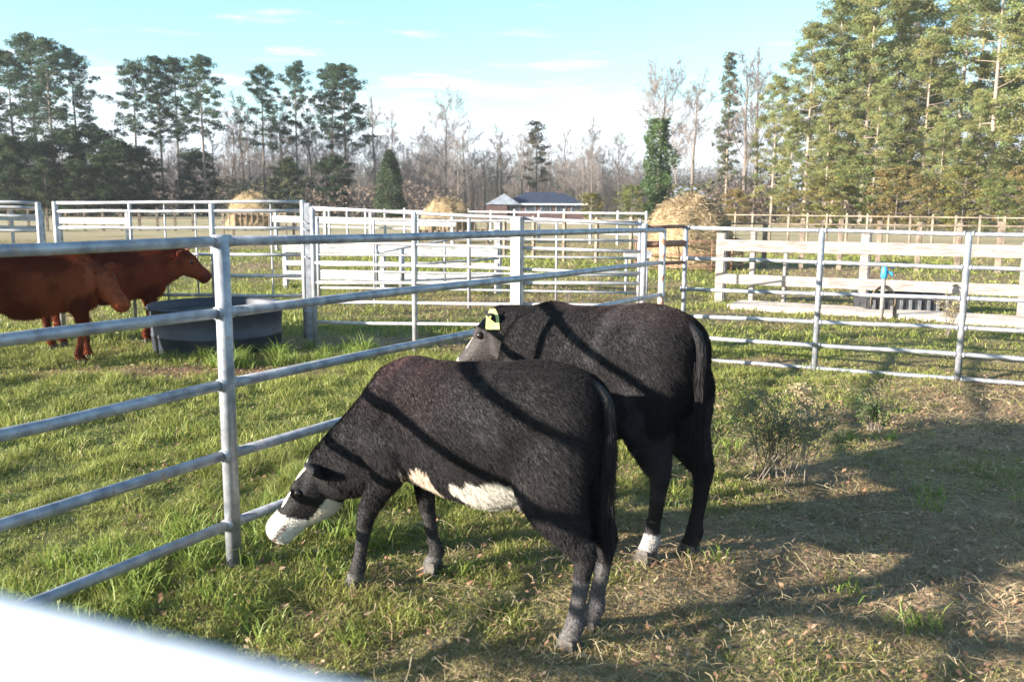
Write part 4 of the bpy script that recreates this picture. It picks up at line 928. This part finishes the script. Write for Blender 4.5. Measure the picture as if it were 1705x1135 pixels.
# bare deciduous trees
def bare_mesh(seed, h, spread, trunk_f=.28, lv=(10, 6, 6, 5), up=.75, tr=.012):
    rnd = random.Random(seed); tsegs = []; bsegs = []
    r0 = h * tr; n = 7; lean = Vector((rnd.uniform(-.6, .6), rnd.uniform(-.6, .6), 0)); tp = [Vector((lean.x * t, lean.y * t, h * .86 * t)) + Vector((rnd.gauss(0, .08), rnd.gauss(0, .08), 0)) for t in np.linspace(0, 1, n)]
    tsegs.append((tp, [r0 * (1 - t) ** .7 + .02 for t in np.linspace(0, 1, n)]))
    def grow(p, d, L, r, level):
        e = p + d * L; mid = p.lerp(e, .5) + Vector((rnd.gauss(0, 1), rnd.gauss(0, 1), rnd.gauss(0, 1))) * L * .06
        bsegs.append(([p, mid, e], [r, r * .7, max(r * .4, .016)]))
        if level >= len(lv): return
        for k in range(lv[level]):
            t = .25 + .75 * (k + rnd.random()) / lv[level]; q = (p.lerp(mid, t * 2) if t < .5 else mid.lerp(e, t * 2 - 1)) if t < 1 else e
            nd_ = (d * 1.0 + Vector((rnd.gauss(0, 1), rnd.gauss(0, 1), rnd.gauss(.15, .8))) * .62 + Vector((0, 0, .25))).normalized()
            grow(q, nd_, L * rnd.uniform(.35, .6), max(r * .42, .016), level + 1)
    for k in range(lv[0] + 3):
        t = trunk_f + (1 - trunk_f) * (k + .5) / (lv[0] + 3); i0 = min(int(t * (n - 1)), n - 2); p = tp[i0].lerp(tp[i0 + 1], t * (n - 1) - i0); a = k * 2.4 + rnd.uniform(-.5, .5)
        d = Vector((math.cos(a), math.sin(a), up + .8 * t)).normalized(); grow(p, d, spread * h * (1.15 - .75 * t) * rnd.uniform(.7, 1.1), r0 * .42 * (1.1 - t), 1)
    return tree_parts(tsegs, 7), tree_parts(bsegs, 3)
BT = []
for sd_, (sp, tf, up) in enumerate(((.34, .3, .9), (.26, .35, 1.2), (.42, .22, .6), (.30, .45, 1.0), (.22, .25, 1.4))):
    a_, b_ = bare_mesh(50 + sd_, 18.0, sp, tf, up=up); BT.append(TreeKind(unit(a_, 18.0), None, None, MAT['bark'], MAT['twig'], 'branches', unit(b_, 18.0)))
bare = [(408, 150, 1, 150), (388, 190, 4, 146), (466, 175, 3, 148), (520, 170, 1, 150), (300, 235, 0, 130), (625, 160, 1, 160), (648, 175, 4, 170), (742, 150, 0, 165), (700, 205, 1, 160), (775, 200, 4, 170), (835, 205, 1, 175), (868, 215, 3, 165), (940, 205, 4, 180), (985, 195, 1, 185), (968, 245, 2, 128), (810, 250, 2, 150), (1030, 215, 3, 175),
        (1150, 112, 1, 118), (1238, 66, 4, 108), (1255, 80, 1, 112), (1205, 190, 3, 130), (1290, 170, 4, 104), (1345, 120, 1, 118), (1490, 20, 4, 112), (1545, 12, 1, 114), (1420, 60, 4, 118), (1640, 40, 4, 112), (720, 255, 2, 140), (1055, 262, 2, 140), (1125, 200, 3, 150), (570, 225, 2, 142), (360, 205, 4, 142)]
rb_ = random.Random(31)
for q_ in range(18): bare.append((632 + q_ * 25 + rb_.uniform(-8, 8), rb_.uniform(222, 280), (0, 2, 3, 1)[q_ % 4], rb_.uniform(135, 200)))
for q_ in range(9): bare.append((395 + q_ * 24 + rb_.uniform(-8, 8), rb_.uniform(190, 250), (0, 2, 3, 1)[q_ % 4], rb_.uniform(132, 160)))
bare.sort()
for i, (px, py, k, Y) in enumerate(bare):
    P = AX(px, Y); side_ = 'left woods' if px < 600 else ('gap behind the low house' if px < 1100 else 'right woods')
    same = [b_ for b_ in bare if (b_[0] < 600) == (px < 600) and (600 <= b_[0] < 1100) == (600 <= px < 1100)]; j = same.index((px, py, k, Y))
    nm = ords[j]
    BT[k].place('bare_tree', 'leafless grey brown winter tree, %s from the left in the %s' % (nm, side_), 'bare tree', P, zat(px, py, P), rp.uniform(0, 6), 'leafless trees of the woods', 1.0)
# right pines: lighter, fuller
rc = (.245, .26, .10)
RP = []
for sd_ in range(5):
    h_ = 27.0; tm_, V, C = pine_mesh(200 + sd_, h_, .13 + .06 * (sd_ % 3), 6.3, rc, 56, 150, .135, round_top=(sd_ % 2 == 0), droop=.15, clumpr=.56, tr=.012)
    RP.append(TreeKind(unit(tm_, h_), unit(V, h_), C, MAT['bark_pale'], MAT['leaf']))
right_pines = [(1283, 128, 0, 100, .85), (1338, 45, 2, 98, .95), (1385, 5, 4, 100, 1.0), (1432, -30, 1, 96, .95), (1480, -10, 3, 100, .9), (1372, 170, 3, 90, .95), (1530, 60, 0, 94, .95), (1585, -40, 2, 98, 1.0), (1640, -70, 4, 92, 1.0), (1700, -60, 1, 94, 1.05), (1450, 150, 4, 86, .95), (1620, 150, 3, 84, .9), (1745, -30, 0, 84, 1.0), (1790, -60, 2, 90, 1.0), (1312, 190, 1, 94, .8), (1560, 200, 2, 82, .9), (1408, -30, 3, 112, 1.0), (1508, -60, 1, 114, 1.0), (1612, -80, 0, 110, 1.0)]
right_pines.sort()
for i, (px, py, k, Y, w) in enumerate(right_pines):
    P = AX(px, Y); RP[k].place('pine_tree', 'sunlit yellow green pine with pale trunk, %s from the left in the right woods' % ords[i], 'pine tree', P, zat(px, py, P), rp.uniform(0, 6), 'sunlit pines of the right woods', w)
# slim sparse pine
h_ = 22.0; tm_, V, C = pine_mesh(301, h_, .25, 2.3, (.13, .14, .085), 50, 30, .17, round_top=False, clumpr=1.0, tr=.008)
P = AX(1207, 112); TreeKind(unit(tm_, h_), unit(V, h_), C, MAT['bark_pale'], MAT['leaf']).place('pine_tree', 'slim sparse pine standing apart, left of the right woods', 'pine tree', P, zat(1207, 90, P), 1.0)
P = AX(893, 172); TreeKind(unit(pine_mesh(302, 16., .3, 3.0, (.12, .12, .07), 26, 30, .22)[0], 16.), *[unit(q, 16.) if j == 0 else q for j, q in enumerate(pine_mesh(302, 16., .3, 3.0, (.14, .125, .08), 26, 30, .22)[1:])], MAT['bark'], MAT['leaf']).place('pine_tree', 'hazy brownish round pine behind the low house', 'pine tree', P, zat(893, 205, P), 2.0)
# cedar
def dense_mesh(seed, h, r, col, n=9000, size=.13, cone=.75, base=.03):
    rs = np.random.RandomState(seed); u = rs.rand(n) ** 1.1; a = rs.rand(n) * 6.283
    lob = np.array([mnoise.noise(Vector((math.cos(aa) * 1.5, math.sin(aa) * 1.5, uu * 6 + seed))) for aa, uu in zip(a, u)])
    prof = np.clip((1 - u) ** cone, .04, 1) * np.clip(.55 + u * 4, 0, 1) * (1 + .35 * lob); q = rs.rand(n) ** .28
    P = np.stack([np.cos(a) * r * prof * q, np.sin(a) * r * prof * q, (base + u * (1 - base)) * h], -1)
    V, C = needles(P, np.full(n, .12), 1, size, np.array(col) * (.6 + .8 * np.clip(lob[:, None] + .5, 0, 1)), rs)
    m = MB(); m.tube([(0, 0, 0), (0, 0, h * .5), (0, 0, h * .96)], [h * .02, h * .012, .02], 7, False)
    for k in range(14):
        z = h * (.1 + .8 * k / 14); aa = k * 2.4; L = r * (1 - k / 15) * .8; m.tube([(0, 0, z), (math.cos(aa) * L, math.sin(aa) * L, z + L * .3)], [.05, .015], 5, False)
    return m, V, C
def dense(name, label, px, py, Y, r, col, seed, n=9000, size=.14, cone=.75, cat='evergreen tree', group=None):
    P = AX(px, Y); h = zat(px, py, P); m, V, C = dense_mesh(seed, h, r, col, n, size, cone)
    t = thing(name, label, cat, P, 0, group); m.build('trunk', MAT['bark'], t, True); np_mesh('crown', V, 4, np.arange(len(V)), C, MAT['leaf'], t); return t
dense('cedar_tree', 'dark conical cedar at the woods edge, left of the low house', 650, 250, 118, 2.3, (.055, .078, .035), 11, 9000, .15, .5)
0 and dense('cedar_tree', 'small reddish cedar just left of the dark conical cedar', 612, 285, 120, 1.8, (.20, .11, .085), 12, 4000, .14, .6)
# ivy covered tree
P = AX(1093, 98); t = thing('ivy_tree', 'tree wrapped in green ivy with bare branches above', 'ivy tree', P); t_h = zat(1075, 108, P)
a_, b_ = bare_mesh(77, t_h, .42, .52, up=.8, tr=.016); a_.build('trunk', MAT['bark'], t, True); b_.build('branches', MAT['twig'], t, True)
hi = zat(1090, 198, P); rs = np.random.RandomState(5); n = 9000; u = rs.rand(n); a = rs.rand(n) * 6.283
lob = np.array([mnoise.noise(Vector((math.cos(aa) * 1.3, math.sin(aa) * 1.3, uu * 7))) for aa, uu in zip(a, u)]); prof = 1.45 * (.75 + .35 * np.sin(u * 3.1)) * (1 + .95 * lob); q = rs.rand(n) ** .3
V, C = needles(np.stack([np.cos(a) * prof * q, np.sin(a) * prof * q, .2 + u * (hi - .2)], -1), np.full(n, .12), 1, .16, np.array([.085, .13, .05]) * (.6 + .8 * np.clip(lob[:, None] + .5, 0, 1)), rs)
np_mesh('ivy', V, 4, np.arange(len(V)), C, MAT['leaf'], t)
# understory evergreens on the left, bushes on the right
us = [(-20, 225, 128), (25, 232, 124), (60, 238, 130), (110, 225, 128), (160, 218, 132), (200, 236, 126), (178, 262, 120), (80, 268, 118), (10, 262, 118), (130, 270, 118), (238, 250, 128), (330, 255, 132), (480, 268, 134), (556, 262, 134)]
us.sort(); UK = []
for sd_ in range(4):
    tm_, V, C = pine_mesh(700 + sd_, 14.0, .04, 5.0, (.042, .066, .030) if sd_ % 2 else (.06, .08, .034), 46, 90, .21, clumpr=.75); UK.append(TreeKind(unit(tm_, 14.0), unit(V, 14.0), C, MAT['bark'], MAT['leaf']))
for i, (px, py, Y) in enumerate(us):
    P = AX(px, Y); UK[i % 4].place('understory_tree', 'dense dark green evergreen under the left pines, %s from the left' % ords[i], 'evergreen tree', P, zat(px, py, P), rp.uniform(0, 6), 'dark evergreens under the left pines', 1.1)
bs = [(1370, 300, 76, (.20, .19, .06)), (1420, 270, 78, (.17, .18, .065)), (1490, 285, 74, (.19, .175, .06)), (1545, 300, 70, (.17, .19, .06)), (1600, 285, 68, (.21, .18, .05)), (1660, 305, 62, (.22, .18, .05)), (1705, 285, 66, (.2, .18, .055)), (1755, 270, 64, (.2, .18, .06)), (1225, 320, 90, (.17, .17, .08)), (1050, 315, 95, (.25, .18, .09)), (985, 325, 95, (.26, .24, .10)), (1320, 318, 84, (.19, .16, .08))]
bs.sort(); BK = []
for sd_ in range(4):
    tm_, V, C = pine_mesh(800 + sd_, 6.0, .03, 3.0, ((.20, .19, .06), (.17, .19, .065), (.23, .18, .07), (.19, .17, .07))[sd_], 40, 70, .10, clumpr=.55); BK.append(TreeKind(unit(tm_, 6.0), unit(V, 6.0), C, MAT['bark'], MAT['leaf'], 'foliage'))
for i, (px, py, Y, c) in enumerate(bs):
    P = AX(px, Y); BK[i % 4].place('evergreen_bush', 'yellowish bush along the woods edge, %s from the left' % ords[i], 'bush', P, zat(px, py, P), rp.uniform(0, 6), 'yellowish bushes along the woods edge', 1.15)
# far off woods reading as one brown grey mass
def far_woods():
    rs = np.random.RandomState(9); n = 30000
    x = rs.uniform(-160, 190, n); y = 205 + rs.uniform(-12, 30, n); y = np.where(x > 60, y - 40, y); base = fbm(x * .06 + 5, y * 0 + 2, 4) * 6 + 8.5; h = base * (.5 + .6 * rs.rand(n)) * np.where(x < -15, 1.25, 1)
    lean = rs.randn(n, 2) * 1.2
    w = (.02 + .05 * rs.rand(n)); P0 = np.stack([x, y, 0 * x], -1); P1 = np.stack([x + lean[:, 0], y + lean[:, 1], h], -1)
    s_ = np.stack([w, 0 * w, 0 * w], -1); V = np.stack([P0 - s_, P0 + s_, P1 + s_ * .2, P1 - s_ * .2], 1).reshape(-1, 3)
    t = rs.rand(n, 1); C = np.array([.19, .155, .135]) * (.7 + .6 * t); C = np.repeat(C, 4, 0)
    # twig and leaf litter haze
    m = 200000; xi = rs.randint(0, n, m); zz = rs.rand(m) ** .8 * h[xi]; Pc = np.stack([x[xi] + rs.randn(m) * 1.3, y[xi] + rs.randn(m), zz], -1)
    col = np.where((fbm(Pc[:, 0] * .11, zz * .1 + 3, 3) > .56)[:, None], np.array([.085, .10, .055]), np.array([.19, .148, .128]))
    V2, C2 = needles(Pc, np.full(m, .3), 1, .22, col, rs)
    V = np.concatenate([V, V2]); C = np.concatenate([C, C2])
    tag(np_mesh('far_woods', V, 4, np.arange(len(V)), C, MAT['leaf']), 'distant bare brown and grey woods closing the horizon', 'woods', kind='stuff')
    # brush at the woods edge
    m = 46000; x = rs.uniform(-100, 100, m); edge = np.where(x < 18, 128, 100) ; y = edge + rs.uniform(0, 22, m); hh = (1.5 + 5.5 * fbm(x * .12 + 3, y * .05, 3)) * np.where(x < 18, 1.2, 1.1)
    z = rs.rand(m) * hh; Pc = np.stack([x, y, z], -1); f = (fbm(x * .09 + 7, y * .02 + 1, 3) > .55)[:, None]
    keep = ~((x > -8) & (x < 16)); col = np.where(f, np.array([.12, .12, .06]), np.array([.22, .165, .13])); V2, C2 = needles(Pc[keep], np.full(keep.sum(), .2), 1, .26, col[keep], rs)
    tag(np_mesh('brush', V2, 4, np.arange(len(V2)), C2, MAT['leaf']), 'tangled brown brush along the edge of the woods', 'brush', kind='stuff')
far_woods()

# ------------------------------------------------------------------ houses
def house(label, P, w, d_, hw, hr, rz, roofm, wallm, gable_left=True):
    t = thing('house', label, 'house', P, rz)
    m = MB(); m.box(-w / 2, w / 2, -d_ / 2, d_ / 2, 0, hw); m.build('wall', wallm, t)
    o = .5; m = MB()
    # hipped roof
    v = [(-w / 2 - o, -d_ / 2 - o, hw + .01), (w / 2 + o, -d_ / 2 - o, hw + .01), (w / 2 + o, d_ / 2 + o, hw + .01), (-w / 2 - o, d_ / 2 + o, hw + .01), (-w / 2 + d_ * .35, 0, hw + hr), (w / 2 - d_ * .35, 0, hw + hr)]
    m.add(v, [(0, 1, 5, 4), (1, 2, 5), (2, 3, 4, 5), (3, 0, 4), (3, 2, 1, 0)]); rf = m.build('roof', roofm, t)
    m = MB(); m.box(-w / 2 - o, w / 2 + o, -d_ / 2 - o - .03, -d_ / 2 - o, hw - .12, hw + .05); m.build('fascia', MAT['white_trim'], rf)
    m = MB(); m.box(w * .18, w * .18 + .7, -.3, .3, hw + .2, hw + hr + .25); m.build('chimney', MAT['brick'], rf)
    for i in range(5):
        x = -w / 2 + w * (i + .5) / 5
        f = MB(); f.box(x - .65, x + .65, -d_ / 2 - .06, -d_ / 2 + .01, 1.0, 2.1); fo = f.build('window', MAT['roof_light'], t)
        g = MB(); g.box(x - .55, x + .55, -d_ / 2 - .075, -d_ / 2 - .061, 1.1, 2.0); g.build('pane', MAT['dark_glass'], fo)
    return t
P = AX(905, 118)
hs_ = house('low brick house with dark slate blue roof beyond the paddocks', P, 9.6, 7.0, 2.0, 1.5, R(2), MAT['roof'], MAT['brick'])
# pale gabled porch wing on its left
m = MB(); hw = 1.9
v = [(-7.6, -4.2, hw), (-3.2, -4.2, hw), (-5.2, -4.2, hw + 1.35), (-7.6, 1.5, hw), (-3.2, 1.5, hw), (-5.2, 1.5, hw + 1.35)]
m.add(v, [(0, 1, 2), (3, 5, 4), (0, 2, 5, 3), (1, 4, 5, 2), (0, 3, 4, 1)]); m.build('porch_roof', MAT['roof_light'], hs_)
m = MB(); m.box(-7.4, -4.85, -4.0, 1.3, 0, hw - .004); m.build('porch_wall', MAT['brick'], hs_)
P = AX(1143, 150); house('small pale house glimpsed behind the hay bale', P, 6.0, 5.0, 3.2, 1.9, R(-6), MAT['roof_light'], MAT['white_trim'])
print('done')
